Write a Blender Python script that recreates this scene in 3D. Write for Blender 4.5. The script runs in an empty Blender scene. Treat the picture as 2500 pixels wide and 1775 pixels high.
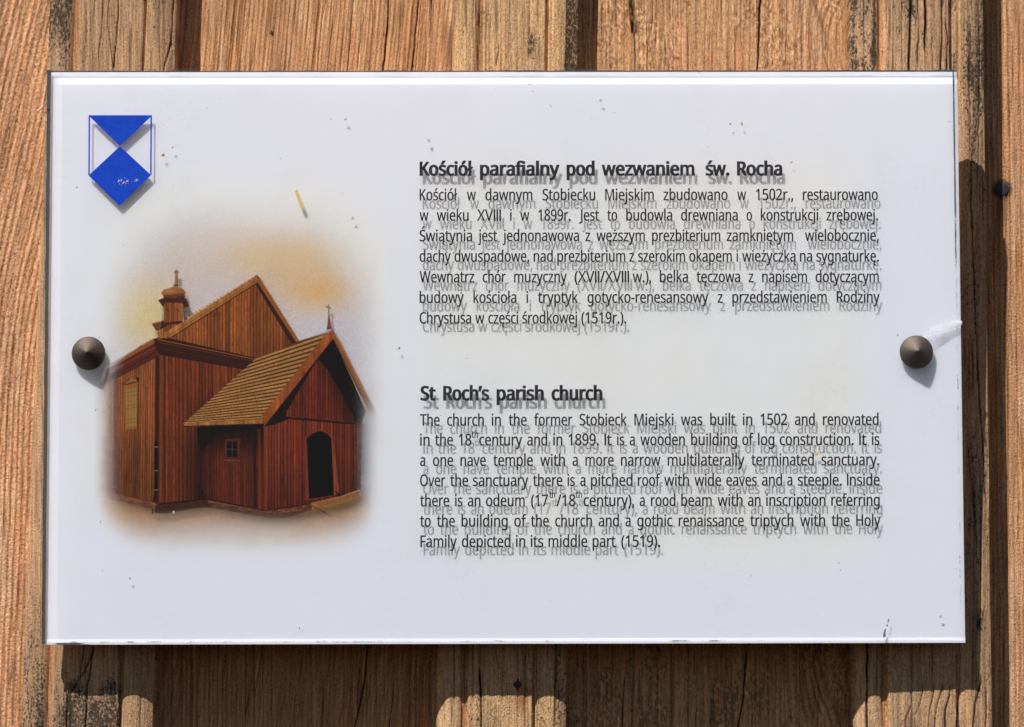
import bpy, bmesh, math
import numpy as np
from mathutils import Matrix, Vector
from mathutils.geometry import tessellate_polygon

# ------------------------------------------------------------------ scene, camera, sky, sun
S = 0.000178                       # metres per unit of drawing (the sign is about 40 cm wide)
LIFT = 1.55                        # height of the sign's centre above the ground, metres
TILT = math.radians(3.4)           # the sign leans forward from the wall at its top
F = 8000.0
CAM_C = Vector((-54.13, -717.08, 7965.31))
CAM_E = (0.0869517, -0.0093827, -0.0021285)
W, H = 2245.0, 1410.4

scn = bpy.context.scene
col = scn.collection
AX = Matrix(((1, 0, 0), (0, 0, -1), (0, 1, 0)))          # sign frame (right, up, out) -> object axes
RT = Matrix.Rotation(TILT, 3, 'X')
RC = Matrix.Rotation(CAM_E[2], 3, 'Z') @ Matrix.Rotation(CAM_E[1], 3, 'Y') @ Matrix.Rotation(CAM_E[0], 3, 'X')
CAM_R = RT @ AX @ RC
CAM_P = RT @ AX @ CAM_C            # drawing units, relative to the sign's centre

cam = bpy.data.cameras.new('camera')
camo = bpy.data.objects.new('camera', cam)
col.objects.link(camo)
cam.sensor_width = 36.0
cam.lens = F / 2500.0 * 36.0
cam.clip_start = 0.01
cam.clip_end = 200.0
camo.matrix_world = Matrix.Translation(CAM_P * S + Vector((0, 0, LIFT))) @ CAM_R.to_4x4()
scn.camera = camo

SUN_TO = Vector((-0.60, -1.0, 1.50)).normalized()
world = bpy.data.worlds.new('World')
scn.world = world
world.use_nodes = True
nt = world.node_tree
nt.nodes.clear()
wo = nt.nodes.new('ShaderNodeOutputWorld')
bg = nt.nodes.new('ShaderNodeBackground')
sky = nt.nodes.new('ShaderNodeTexSky')
sky.sky_type = 'NISHITA'
sky.sun_disc = False
sky.sun_elevation = math.asin(SUN_TO.z)
sky.sun_rotation = math.atan2(SUN_TO.x, SUN_TO.y)
bg.inputs['Strength'].default_value = 0.055
nt.links.new(sky.outputs[0], bg.inputs[0])
nt.links.new(bg.outputs[0], wo.inputs[0])

sl = bpy.data.lights.new('sun', 'SUN')
sl.energy = 5.0
sl.angle = math.radians(0.5)
sl.color = (1.0, 0.965, 0.92)
so = bpy.data.objects.new('sun', sl)
col.objects.link(so)
so.rotation_euler = SUN_TO.to_track_quat('Z', 'Y').to_euler()
so.location = (-1, -2, 4)

scn.view_settings.view_transform = 'Standard'
scn.view_settings.look = 'None'
scn.view_settings.gamma = 1.0
scn.view_settings.use_curve_mapping = False
scn.view_settings.exposure = 0.0
scn.cycles.transparent_max_bounces = 24
scn.cycles.max_bounces = 10
scn.cycles.diffuse_bounces = 5
scn.cycles.use_denoising = True

# ------------------------------------------------------------------ helpers
def tag(o, label=None, cat=None, group=None, kind=None):
    if label: o['label'] = label
    if cat: o['category'] = cat
    if group: o['group'] = group
    if kind: o['kind'] = kind
    return o

def lin(c):
    c = np.asarray(c, float) / 255.0
    return np.where(c <= 0.04045, c / 12.92, ((c + 0.055) / 1.055) ** 2.4)

CR = np.array(CAM_R)
CP = np.array(CAM_P)
RTn = np.array(RT)
def rays(x, y):
    x = np.asarray(x, float); y = np.asarray(y, float)
    d = np.stack([(x - 1250.0) / F, -(y - 887.5) / F, -np.ones_like(x)], -1)
    return d @ CR.T
def on_wall(x, y, Y):               # where the line of sight meets the upright plane at depth Y
    d = rays(x, y)
    t = (Y - CP[1]) / d[..., 1]
    return CP + d * t[..., None]
def on_sign(x, y, w=0.0):           # (right, up) on the sign's own plane, w in front of its face
    d = rays(x, y) @ RTn
    c = CP @ RTn                    # in object axes: (u, -w, v)
    t = (-w - c[1]) / d[..., 1]
    p = c + d * t[..., None]
    return p[..., 0], p[..., 2]

def hash2(ix, iy, seed):
    h = (ix.astype(np.int64) * 374761393 + iy.astype(np.int64) * 668265263 + seed * 2147483647 + seed * 97) & 0xffffffff
    h = ((h ^ (h >> 13)) * 1274126177) & 0xffffffff
    h = (h ^ (h >> 16)) & 0xffff
    return h / 65535.0
def vn(x, y, seed=0):               # smooth value noise 0..1
    x, y = np.broadcast_arrays(np.asarray(x, float), np.asarray(y, float))
    ix = np.floor(x); iy = np.floor(y)
    fx = x - ix; fy = y - iy
    fx = fx * fx * (3 - 2 * fx); fy = fy * fy * (3 - 2 * fy)
    a = hash2(ix, iy, seed); b = hash2(ix + 1, iy, seed)
    c = hash2(ix, iy + 1, seed); d = hash2(ix + 1, iy + 1, seed)
    return (a * (1 - fx) + b * fx) * (1 - fy) + (c * (1 - fx) + d * fx) * fy
def fbm(x, y, seed=0, o=3):
    s = 0; a = 0.5; t = 0
    for i in range(o):
        s = s + a * vn(x * 2 ** i, y * 2 ** i, seed + 17 * i); t += a; a *= 0.5
    return s / t
def sstep(a, b, x):
    t = np.clip((x - a) / (b - a), 0, 1)
    return t * t * (3 - 2 * t)

def grid_mesh(name, pts, flip=False, parent=None, mat=None, cols=None, floats=None, vecs=None, smooth=True):
    ny, nx = pts.shape[:2]
    me = bpy.data.meshes.new(name)
    me.vertices.add(nx * ny)
    me.vertices.foreach_set('co', np.ascontiguousarray(pts.reshape(-1, 3), dtype=np.float32).ravel())
    i = np.arange(nx * ny).reshape(ny, nx)
    q = np.stack([i[:-1, :-1], i[1:, :-1], i[1:, 1:], i[:-1, 1:]], -1).reshape(-1, 4)
    if flip: q = q[:, ::-1]
    n = len(q)
    me.loops.add(n * 4); me.polygons.add(n)
    me.loops.foreach_set('vertex_index', np.ascontiguousarray(q, dtype=np.int32).ravel())
    me.polygons.foreach_set('loop_start', np.arange(0, n * 4, 4, dtype=np.int32))
    me.polygons.foreach_set('use_smooth', np.full(n, smooth))
    me.update(calc_edges=True)
    for k, a in (cols or {}).items():
        at = me.attributes.new(k, 'FLOAT_COLOR', 'POINT')
        c4 = np.ones((nx * ny, 4), np.float32); c4[:, :3] = a.reshape(-1, 3)
        at.data.foreach_set('color', c4.ravel())
    for k, a in (floats or {}).items():
        at = me.attributes.new(k, 'FLOAT', 'POINT')
        at.data.foreach_set('value', np.ascontiguousarray(a, dtype=np.float32).ravel())
    for k, a in (vecs or {}).items():
        at = me.attributes.new(k, 'FLOAT_VECTOR', 'POINT')
        at.data.foreach_set('vector', np.ascontiguousarray(a, dtype=np.float32).ravel())
    o = bpy.data.objects.new(name, me)
    col.objects.link(o)
    if parent: o.parent = parent
    if mat: me.materials.append(mat)
    return o

def obj(name, me, mat, parent=None):
    o = bpy.data.objects.new(name, me)
    col.objects.link(o)
    if mat: me.materials.append(mat)
    if parent: o.parent = parent
    return o
def mesh(name, v, f):
    me = bpy.data.meshes.new(name)
    me.from_pydata([tuple(p) for p in v], [], f)
    me.update()
    return me
def flat_poly(x, y, w):             # photo outline -> flat outline on the sign, list of object coordinates
    u, v = on_sign(np.array(x, float), np.array(y, float), w)
    return [(a * S, -w * S, b * S) for a, b in zip(u, v)]

class N:                            # small node-building helper
    def __init__(self, name):
        self.m = bpy.data.materials.new(name)
        self.m.use_nodes = True
        self.t = self.m.node_tree
        self.t.nodes.clear()
        self.out = self.t.nodes.new('ShaderNodeOutputMaterial')
    def n(self, kind, **kw):
        nd = self.t.nodes.new('ShaderNode' + kind)
        for k, v in kw.items(): setattr(nd, k, v)
        return nd
    def set(self, sock, v):
        if hasattr(v, 'bl_idname') or isinstance(v, bpy.types.NodeSocket): self.t.links.new(v, sock)
        else: sock.default_value = v
    def math(self, op, a, b=0.0, c=0.0, clamp=False):
        nd = self.n('Math', operation=op, use_clamp=clamp)
        for i, v in enumerate((a, b, c)): self.set(nd.inputs[i], v)
        return nd.outputs[0]
    def mix(self, f, a, b, blend='MIX'):
        nd = self.n('Mix', data_type='RGBA', blend_type=blend)
        self.set(nd.inputs[0], f); self.set(nd.inputs[6], a); self.set(nd.inputs[7], b)
        return nd.outputs[2]
    def attr(self, name, o='Fac'):
        nd = self.n('Attribute', attribute_name=name)
        return nd.outputs[o]
    def noise(self, vec, scale, detail=2.0, rough=0.5, stretch=None, dist=0.0):
        if stretch:
            mp = self.n('Mapping'); self.set(mp.inputs[0], vec); mp.inputs['Scale'].default_value = stretch
            vec = mp.outputs[0]
        nd = self.n('TexNoise')
        self.set(nd.inputs['Vector'], vec)
        nd.inputs['Scale'].default_value = scale
        nd.inputs['Detail'].default_value = detail
        nd.inputs['Roughness'].default_value = rough
        nd.inputs['Distortion'].default_value = dist
        return nd.outputs[0]
    def ramp(self, f, a, b):        # smooth 0..1 between a and b
        nd = self.n('MapRange', interpolation_type='SMOOTHSTEP')
        self.set(nd.inputs[0], f); self.set(nd.inputs[1], a); self.set(nd.inputs[2], b)
        return nd.outputs[0]
    def bsdf(self, base, rough=0.7, spec=0.3, metal=0.0, normal=None):
        b = self.n('BsdfPrincipled')
        self.set(b.inputs['Base Color'], base); self.set(b.inputs['Roughness'], rough)
        b.inputs['Specular IOR Level'].default_value = spec
        b.inputs['Metallic'].default_value = metal
        if normal is not None: self.t.links.new(normal, b.inputs['Normal'])
        return b
    def bump(self, h, strength, dist):
        nd = self.n('Bump'); nd.inputs['Strength'].default_value = strength
        nd.inputs['Distance'].default_value = dist
        self.set(nd.inputs['Height'], h)
        return nd.outputs[0]
    def end(self, shader):
        self.t.links.new(shader, self.out.inputs[0])
        return self.m
def rgba(r, g, b): return (r, g, b, 1.0)
# ------------------------------------------------------------------ the wooden wall
def wood_material():
    k = N('weathered_wood')
    g = k.attr('grain', 'Vector')
    c = k.attr('tone', 'Color')
    mil = k.attr('mildew'); crk = k.attr('crack')
    fib = k.noise(g, 1.0, 4.0, 0.65, (22.0, 0.9, 1.0), 0.2)
    fib2 = k.noise(g, 1.0, 2.0, 0.5, (9.0, 0.35, 1.0))
    fine = k.noise(g, 1.0, 3.0, 0.7, (36.0, 17.0, 1.0))
    pore = k.noise(g, 1.0, 1.0, 0.5, (40.0, 9.0, 1.0))
    f = k.math('MULTIPLY_ADD', fib, 1.8, 0.10)
    f = k.math('MULTIPLY', f, k.math('MULTIPLY_ADD', fib2, 0.6, 0.70))
    f = k.math('MULTIPLY', f, k.math('MULTIPLY_ADD', fine, 1.9, 0.05))
    vm = k.n('VectorMath', operation='SCALE'); k.set(vm.inputs[0], k.mix(1.0, c, rgba(1.17, 1.12, 1.13), 'MULTIPLY')); k.set(vm.inputs[3], f)
    base = vm.outputs[0]
    dim = k.ramp(f, 0.85, 0.45)
    base = k.mix(k.math('MULTIPLY', dim, 0.45), base, rgba(0.16, 0.07, 0.03))
    base = k.mix(k.math('MULTIPLY', k.ramp(pore, 0.64, 0.72), 0.5), base, rgba(0.10, 0.05, 0.025))
    base = k.mix(k.math('MULTIPLY', mil, 0.45), base, rgba(0.20, 0.165, 0.13))
    n1 = k.noise(g, 1.0, 4.0, 0.7, (19.0, 11.0, 1.0))
    n2 = k.noise(g, 1.0, 3.0, 0.6, (6.0, 0.9, 1.0))
    mm = k.math('MULTIPLY_ADD', n2, 0.42, k.math('SUBTRACT', n1, 0.21))
    thr = k.math('MULTIPLY_ADD', mil, -0.32, 0.77)
    spot = k.ramp(mm, k.math('SUBTRACT', thr, 0.07), k.math('ADD', thr, 0.07))
    base = k.mix(k.math('MULTIPLY', spot, 0.86), base, rgba(0.026, 0.021, 0.018))
    base = k.mix(crk, base, rgba(0.030, 0.015, 0.008))
    h = k.math('MULTIPLY_ADD', fib, 0.7, k.math('MULTIPLY', fine, 0.8))
    h = k.math('SUBTRACT', h, k.math('MULTIPLY', spot, 0.25))
    nb = k.bump(h, 1.0, 6.0 * S)
    return k.end(k.bsdf(base, 0.78, 0.18, 0.0, nb).outputs[0])
WOOD = wood_material()

BATTEN_Y = 128.0                    # depth of the battens' flat face behind the sign's face
PLANK_Y = BATTEN_Y + 104.0

wall = bpy.data.objects.new('wooden_wall', None)
col.objects.link(wall)
wall.location = (0, PLANK_Y * S, LIFT)
tag(wall, 'weathered board and batten wall of brown planks behind the white information sign', 'wall')

def rows(full, top=215, bot=1535, step=5.0):
    if full == 'none':
        return np.arange(-900, 2701, 60.0)
    a = [np.arange(-900, -40, 60.0)]
    if full == 'all': a.append(np.arange(-40, 1816, step))
    else: a += [np.arange(-40, top, step), np.arange(top, bot, 45.0), np.arange(bot, 1816, step)]
    a.append(np.arange(1820, 2701, 60.0))
    return np.concatenate(a)

def crack_field(x, y, lines):
    """lines: (points[(x,y)...], half width, depth); returns (mask, depth)"""
    m = np.zeros_like(x); d = np.zeros_like(x)
    for pts, hw, dep in lines:
        px = np.array([p[0] for p in pts], float); py = np.array([p[1] for p in pts], float)
        cx = np.interp(y, py, px) + (vn(y / 23.0, 3.3, int(px[0])) - 0.5) * 3.0 + (vn(y / 9.0, 1.3, int(px[0]) + 5) - 0.5) * 0.7
        on = sstep(py[0] - 25, py[0] + 8, y) * (1 - sstep(py[-1] - 8, py[-1] + 25, y))
        w = max(hw, 1.35) * (0.65 + 0.7 * vn(y / 60.0, 9.1, int(px[0]) + 2)) * on
        t = np.clip(1.15 - np.abs(x - cx) / np.maximum(w, 0.05), 0, 1) * (on > 0.02)
        t = np.minimum(1, t * 1.6)
        m = np.maximum(m, t * min(1.0, 0.30 + 0.30 * hw)); d = np.maximum(d, t * dep)
    return m, d

def piece(name, edge_top, edge_bot, Y, full, profile, shade, pitch=1.9, seed=1, label=None, step=5.0, thick=0.0, back=0.0):
    """One plank or batten. edge_*: (left,right) at the photo's top and bottom lines."""
    n = max(8, int((edge_top[1] - edge_top[0]) / pitch))
    t = np.linspace(0, 1, n)
    if thick: t = np.concatenate([[0.0], t, [1.0]])
    y = rows(full, step=step)
    T, YY = np.meshgrid(t, y)
    s = YY / 1775.0
    L = edge_top[0] + (edge_bot[0] - edge_top[0]) * s
    Rr = edge_top[1] + (edge_bot[1] - edge_top[1]) * s
    X = L + (Rr - L) * T
    hgt = profile(T, X, YY)
    a = shade(T, X, YY)
    mil = np.clip(a.get('mil', np.zeros_like(X)), 0, 1)
    crk = np.zeros_like(X)
    if 'cracks' in a:
        crk, dep = crack_field(X, YY, a['cracks'])
        hgt = hgt - dep
    if 'crk' in a: crk = np.maximum(crk, a['crk'])
    hgt = hgt + a.get('relief', 0.0)
    P = on_wall(X, YY, Y)
    P[..., 1] -= hgt
    if thick:
        P[:, 0, 1] = Y + thick; P[:, -1, 1] = Y + thick
        P[:, 0, 0] += 0.4; P[:, -1, 0] -= 0.4
    P = P - np.array([0, PLANK_Y, 0])
    gx = a.get('gx', X); gy = a.get('gy', YY)
    G = np.stack([gx / 100.0, gy / 100.0, np.full_like(X, seed * 3.7)], -1)
    o = grid_mesh(name, P * S, False, wall, WOOD, {'tone': a['tone']}, {'mildew': mil, 'crack': np.clip(crk, 0, 1)}, {'grain': G})
    if label: o['label'] = label
    return o

def batten_profile(T, X, Y, left=(0.0, 0.2), gr=0.755, seed=0):
    h = np.zeros_like(T)
    # left rounded bead, falling away to the outside
    k = T / 0.2
    bead = -36 * np.clip(1 - k / 0.72, 0, 1) ** 2.1 - 7 * np.clip((k - 0.72) / 0.28, 0, 1) ** 2
    h = np.where(T < 0.2, bead, h)
    h = np.where((T >= 0.2) & (T < 0.232), -11 + 0 * T, h)
    h = np.where((T >= 0.232) & (T < 0.25), -11 * (1 - (T - 0.232) / 0.018), h)
    # right quirk and bead
    h = np.where((T >= gr - 0.018) & (T < gr + 0.012), -15 + 0 * T, h)
    k = (T - gr - 0.012) / (1 - gr - 0.012)
    bead = -9 * np.clip(1 - k / 0.35, 0, 1) ** 2 - 16 * np.clip((k - 0.35) / 0.65, 0, 1) ** 1.7
    h = np.where(T >= gr + 0.012, bead, h)
    h = h + (vn(X / 30.0, Y / 240.0, seed) - 0.5) * 3.0
    return h

def tone(c, X): return np.ones(X.shape + (3,)) * (np.array(c)[None, None, :])
def blend(base, c, m): return base * (1 - m[..., None]) + np.array(c) * m[..., None]

GROOVE = np.array((0.42, 0.20, 0.085))

def batten_shade(seed, base, mil_l, mil_f, mil_r, cracks=(), extra=None):
    def f(T, X, Y):
        c = tone(base, X)
        big = fbm(X / 60.0, Y / 420.0, seed)
        c = c * (0.82 + 0.36 * big)[..., None]
        st = vn(X / 7.0, Y / 700.0, seed + 3)
        c = c * (0.90 + 0.22 * st)[..., None]
        gy = fbm(X / 25.0, Y / 300.0, seed + 8)
        c = blend(c, (0.38, 0.27, 0.17), 0.40 * sstep(0.45, 0.75, gy))
        lines = sstep(0.62, 0.80, vn(X / 3.6, Y / 420.0, seed + 41)) * sstep(0.35, 0.6, vn(X / 40.0, Y / 150.0, seed + 42))
        c = blend(c, (0.20, 0.105, 0.05), 0.65 * lines)
        gro = ((T > 0.196) & (T < 0.24)).astype(float)
        c = blend(c, GROOVE, 0.75 * gro)
        nz = fbm(X / 34.0, Y / 170.0, seed + 11, 3)
        lf = 1 - sstep(0.17, 0.215, T); rt = sstep(0.79, 0.85, T); md = np.clip(1 - lf - rt, 0, 1)
        mil = mil_l(Y) * lf + mil_f(Y) * md + mil_r(Y) * rt
        mil = np.clip(mil * (0.35 + 1.3 * nz), 0, 1) * (1 - 0.85 * gro)
        d = dict(tone=c, mil=mil, cracks=list(cracks))
        d['relief'] = (st - 0.5) * 3.0 - 2.6 * lines
        if extra: extra(T, X, Y, d)
        return d
    return f
def ylin(*pts):
    xs = [p[0] for p in pts]; ys = [p[1] for p in pts]
    return lambda Y: np.interp(Y, xs, ys)

# ---- left batten
def left_extra(T, X, Y, d):
    nz = fbm(X / 45.0, Y / 60.0, 77)
    low = sstep(1660, 1745, Y + (nz - 0.5) * 160)
    m1 = np.exp(-((T - 0.38) / 0.10) ** 2) + np.exp(-((T - 0.62) / 0.11) ** 2)
    d['mil'] = np.clip(d['mil'] + low * m1 * 0.75 * (0.5 + nz), 0, 1)
lb = [([(268, -20), (263, 60), (277, 167)], 1.6, 5), ([(291, -20), (285, 90), (277, 170)], 1.8, 6),
      ([(252, -20), (248, 80), (242, 130)], 1.4, 4), ([(212, 60), (207, 165)], 1.1, 3),
      ([(233, -20), (228, 70)], 1.0, 3), ([(418, 95), (400, 168)], 2.0, 5), ([(424, -20), (417, 100)], 1.5, 5),
      ([(229, 1585), (207, 1640), (165, 1700), (162, 1815)], 2.0, 6), ([(228, 1590), (214, 1670), (209, 1775), (206, 1815)], 2.0, 6),
      ([(204, 1590), (196, 1640)], 1.4, 3), ([(345, 1700), (340, 1775)], 1.4, 4)]
def mid_extra(T, X, Y, d):
    nz = fbm(X / 30.0, Y / 50.0, 91)
    m = np.exp(-(((X - 1300) / 26) ** 2 + ((Y - 112) / 36) ** 2)) * (Y < 148)
    d['mil'] = np.clip(d['mil'] + 0.62 * m, 0, 1)
    fresh = sstep(0, 1, 1.4 - ((X - 1300) / 26) ** 2 - ((Y - 172) / 34) ** 2)
    d['tone'] = blend(d['tone'], (0.60, 0.37, 0.22), fresh * (Y < 230))
    rust = np.exp(-(((X - 1274) / 16) ** 2 + ((Y - 1702) / 34) ** 2)) + 0.7 * np.exp(-(((X - 1292) / 14) ** 2 + ((Y - 1686) / 9) ** 2))
    d['tone'] = blend(d['tone'], (0.40, 0.15, 0.06), np.clip(rust, 0, 0.75))
    right = sstep(0.885, 0.91, T)
    d['mil'] = np.clip(d['mil'] + right * (0.75 * (1 - sstep(150, 600, Y)) + 0.22), 0, 1)
    d['crk'] = 0.85 * np.exp(-((T - 0.905) / 0.006) ** 2)
mb = [([(1172, -20), (1168, 180)], 1.4, 5), ([(1172, 1650), (1174, 1700), (1176, 1815)], 3.0, 5),
      ([(1211, 1590), (1216, 1620)], 1.3, 3), ([(1198, 60), (1194, 100)], 1.0, 2), ([(1217, 130), (1212, 150)], 2.0, 2)]

# every board: name, (left, right) on the photo's top line, the same on its bottom line, depth, ...
BOARDS = []
piece('batten', (118, 431), (45, 371), BATTEN_Y, 'edge', lambda T, X, Y: batten_profile(T, X, Y, seed=21),
      batten_shade(5, (0.55, 0.335, 0.175), ylin((-900, .9), (0, .85), (165, .75), (700, .18), (1300, .28), (1540, .5), (1660, .75), (1775, 1.0)),
                   ylin((-900, .3), (0, .28), (165, .2), (1550, .2), (1775, .42)), ylin((0, .55), (165, .35), (1600, .3), (1775, .35)), lb, left_extra),
      seed=3, thick=118.0, label='left batten with black mildew along its outer bead')
mid = piece('batten', (1107, 1413), (1064, 1383), BATTEN_Y + 3, 'edge', lambda T, X, Y: batten_profile(T, X, Y, seed=34),
      batten_shade(9, (0.66, 0.415, 0.20), ylin((0, .22), (165, .2), (1600, .26), (1775, .3)),
                   ylin((0, .04), (100, .06), (1550, .2), (1700, .36), (1775, .42)), ylin((0, .12), (165, .18), (1600, .3), (1775, .42)), mb, mid_extra),
      seed=8, thick=118.0, label='middle batten with a rusty nail low on its flat face')
def right_extra(T, X, Y, d):
    nz = fbm(X / 24.0, Y / 120.0, 131)
    d['mil'] = np.clip(d['mil'] + 0.5 * sstep(0.55, 0.75, nz) * (1 - sstep(200, 800, Y)), 0, 1)
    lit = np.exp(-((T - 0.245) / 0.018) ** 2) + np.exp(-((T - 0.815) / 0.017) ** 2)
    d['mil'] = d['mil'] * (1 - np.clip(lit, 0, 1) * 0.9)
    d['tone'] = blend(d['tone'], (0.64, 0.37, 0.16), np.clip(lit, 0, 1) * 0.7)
    kn = np.exp(-(((X - 2393) / 15) ** 2 + ((Y - 1518) / 26) ** 2))
    d['mil'] = np.clip(d['mil'] + 0.8 * kn, 0, 1)
rb = [([(2227, -20), (2222, 100), (2219, 160), (2222, 200)], 3.0, 7), ([(2242, -20), (2243, 100), (2240, 150)], 1.8, 5),
      ([(2258, -20), (2261, 60), (2257, 115)], 2.8, 6), ([(2298, -20), (2299, 60), (2297, 190)], 2.4, 6), ([(2309, 60), (2313, 100), (2310, 190)], 2.2, 5),
      ([(2275, 60), (2277, 190)], 1.2, 4), ([(2202, 0), (2201, 190)], 1.0, 3), ([(2182, 0), (2180, 190)], 1.0, 3), ([(2110, 0), (2111, 190)], 1.0, 3),
      ([(2118, 1560), (2118, 1815)], 3.0, 8), ([(2224, 1690), (2226, 1715), (2212, 1760), (2210, 1815)], 1.4, 4), ([(2252, 1690), (2246, 1720), (2233, 1750), (2230, 1815)], 1.4, 4),
      ([(2279, 1690), (2270, 1730), (2262, 1815)], 1.6, 4), ([(2301, 1680), (2286, 1730), (2278, 1815)], 1.8, 4), ([(2319, 1695), (2309, 1735), (2305, 1815)], 2.6, 5), ([(2341, 1700), (2330, 1815)], 1.8, 4),
      ([(2395, 1665), (2380, 1720), (2372, 1815)], 2.4, 3), ([(2410, 1690), (2404, 1815)], 1.6, 3),
      ([(2370, 300), (2372, 500), (2380, 760), (2392, 1000), (2404, 1120), (2408, 1220)], 1.6, 5), ([(2386, 900), (2400, 1090), (2404, 1200)], 1.4, 4),
      ([(2363, 1100), (2372, 1180), (2384, 1330)], 1.6, 4), ([(2391, 10), (2392, 140), (2388, 420)], 1.6, 4), ([(2366, 170), (2368, 400), (2371, 560)], 1.2, 4)]
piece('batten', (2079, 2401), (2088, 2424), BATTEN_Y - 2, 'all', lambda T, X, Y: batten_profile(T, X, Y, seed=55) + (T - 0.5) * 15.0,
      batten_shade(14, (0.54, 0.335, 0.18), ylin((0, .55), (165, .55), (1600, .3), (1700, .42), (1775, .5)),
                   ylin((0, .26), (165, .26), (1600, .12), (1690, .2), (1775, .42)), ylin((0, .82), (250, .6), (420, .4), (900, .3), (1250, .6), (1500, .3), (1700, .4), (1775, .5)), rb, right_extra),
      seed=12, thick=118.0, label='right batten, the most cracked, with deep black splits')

# ---- planks
def knot(X, Y, kx, ky, a, b):
    return np.sqrt(((X - kx) / a) ** 2 + ((Y - ky) / b) ** 2)
def plank_shade(seed, base, ring, cracks=(), extra=None, contrast=0.5, pit=12.0, fine_lines=0.62):
    def f(T, X, Y):
        ph = ring(X, Y)
        fr = ph - np.floor(ph)
        cell = np.floor(ph)
        amp = 0.55 + 0.6 * hash2(cell, cell * 0, seed + 4)
        late = (sstep(0.45, 0.86, fr) * (1 - sstep(0.90, 1.0, fr))) * amp
        c = tone(base, X)
        big = fbm(X / 70.0, Y / 300.0, seed)
        c = c * (0.84 + 0.32 * big)[..., None]
        c = blend(c, np.array(base) * np.array((0.62, 0.44, 0.34)), np.clip(late * contrast, 0, 1))
        lines = sstep(0.66, 0.82, vn((ph * pit) / 3.4, Y / 340.0, seed + 41)) * (0.4 + 0.6 * sstep(0.3, 0.6, vn(X / 40.0, Y / 130.0, seed + 42)))
        c = blend(c, np.array(base) * np.array((0.36, 0.26, 0.20)), fine_lines * lines)
        red = sstep(0.56, 0.78, fbm(X / 22.0, Y / 160.0, seed + 9))
        c = blend(c, (0.50, 0.22, 0.09), 0.5 * red)
        pale = sstep(0.6, 0.8, fbm(X / 16.0, Y / 240.0, seed + 29))
        c = blend(c, (0.64, 0.43, 0.26), 0.5 * pale)
        d = dict(tone=c, mil=0.02 + 0 * X, cracks=list(cracks), relief=late * 2.4 - 1.0 - 2.4 * lines + (vn(X / 9.0, Y / 260.0, seed + 2) - .5) * 3)
        if extra: extra(T, X, Y, d)
        return d
    return f
flatp = lambda T, X, Y: (vn(X / 50.0, Y / 400.0, 7) - 0.5) * 4.0
_ys = np.arange(-900, 2710, 10.0)
_gs = np.cumsum(np.interp(_ys, [-900, 0, 650, 1050, 2700], [.24, .24, .21, .05, .02])) * 10.0
def lean_a(Y): return np.interp(Y, _ys, _gs) - 216.0
def ring_a(X, Y):
    return (X + lean_a(Y) + 16 * vn(X / 110.0, Y / 420.0, 4) + 2.0 * vn(X / 10.0, Y / 60.0, 6)) / 15.0
def a_extra(T, X, Y, d):
    d['gx'] = 0.55 * (X + lean_a(Y))
    d['relief'] = d['relief'] * 1.2
A = piece('plank', (-560, 274), (-600, 208), PLANK_Y - 60, 'all', flatp,
      plank_shade(31, (0.62, 0.36, 0.19), ring_a, (), a_extra, 1.5, 15.0, 0.06), pitch=2.6, seed=21, label='left plank with bold slanting grain lines')
def ring_b(X, Y): return (X + 0.085 * np.clip(Y, -900, 400) + 9 * fbm(X / 70.0, Y / 330.0, 8)) / 11.0
def b_extra(T, X, Y, d):
    d['gx'] = X + np.where(Y < 800, 0.10 * Y, 0.10 * Y)
    kn = knot(X, Y, 1112, 120, 34, 95)
    d['tone'] = blend(d['tone'], (0.22, 0.11, 0.06), 0.8 * (1 - sstep(0.3, 1.0, kn)))
    d['mil'] = d['mil'] + 0.35 * (1 - sstep(0.4, 1.0, kn))
    hole = 1 - sstep(0.6, 1.0, knot(X + (Y - 82) * -0.35, Y, 665, 82, 4.5, 8.5))
    h2 = 1 - sstep(0.6, 1.0, knot(X, Y, 615, 50, 2.2, 4))
    d['crk'] = np.maximum(hole, h2)
    d['relief'] = d['relief'] - 6 * hole
cb = [([(952, -40), (944, 80), (936, 165), (897, 1575), (890, 1660), (867, 1775), (862, 1815)], 2.1, 8),
      ([(1022, 10), (1014, 90), (1007, 165), (1000, 260)], 1.7, 6), ([(866, -40), (858, 70), (848, 168)], 1.3, 5), ([(1057, -40), (1053, 40), (1050, 80)], 1.6, 5),
      ([(888, 40), (882, 80), (872, 168)], 1.3, 4), ([(907, 0), (911, 60), (900, 168)], 1.0, 4), ([(980, 0), (977, 70), (967, 168)], 1.1, 4), ([(1040, 90), (1039, 168)], 1.1, 4),
      ([(795, 0), (785, 60), (775, 168)], 1.0, 4), ([(576, -20), (566, 80), (556, 168)], 1.1, 4), ([(625, 110), (612, 168)], 1.0, 3), ([(712, 100), (704, 168)], 1.0, 3), ([(812, 60), (800, 168)], 1.0, 3),
      ([(878, 1640), (872, 1715)], 1.6, 5), ([(960, 1690), (950, 1775), (948, 1815)], 1.6, 5), ([(615, 1660), (600, 1740)], 1.5, 4), ([(640, 1600), (622, 1690)], 1.2, 3), ([(790, 1680), (785, 1775)], 1.2, 3)]
B = piece('plank', (279, 1252), (213, 1222), PLANK_Y, 'edge', flatp,
      plank_shade(43, (0.60, 0.335, 0.160), ring_b, cb, b_extra, 0.62, 11.0), pitch=1.8, seed=33, label='plank left of the middle batten, with long thin cracks')
def ring_c(X, Y): return (X + 26 * fbm(X / 120.0, Y / 500.0, 12) + 30 * np.exp(-((X - 2030) / 60) ** 2) * np.sin(Y / 60.0)) / 19.0
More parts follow.
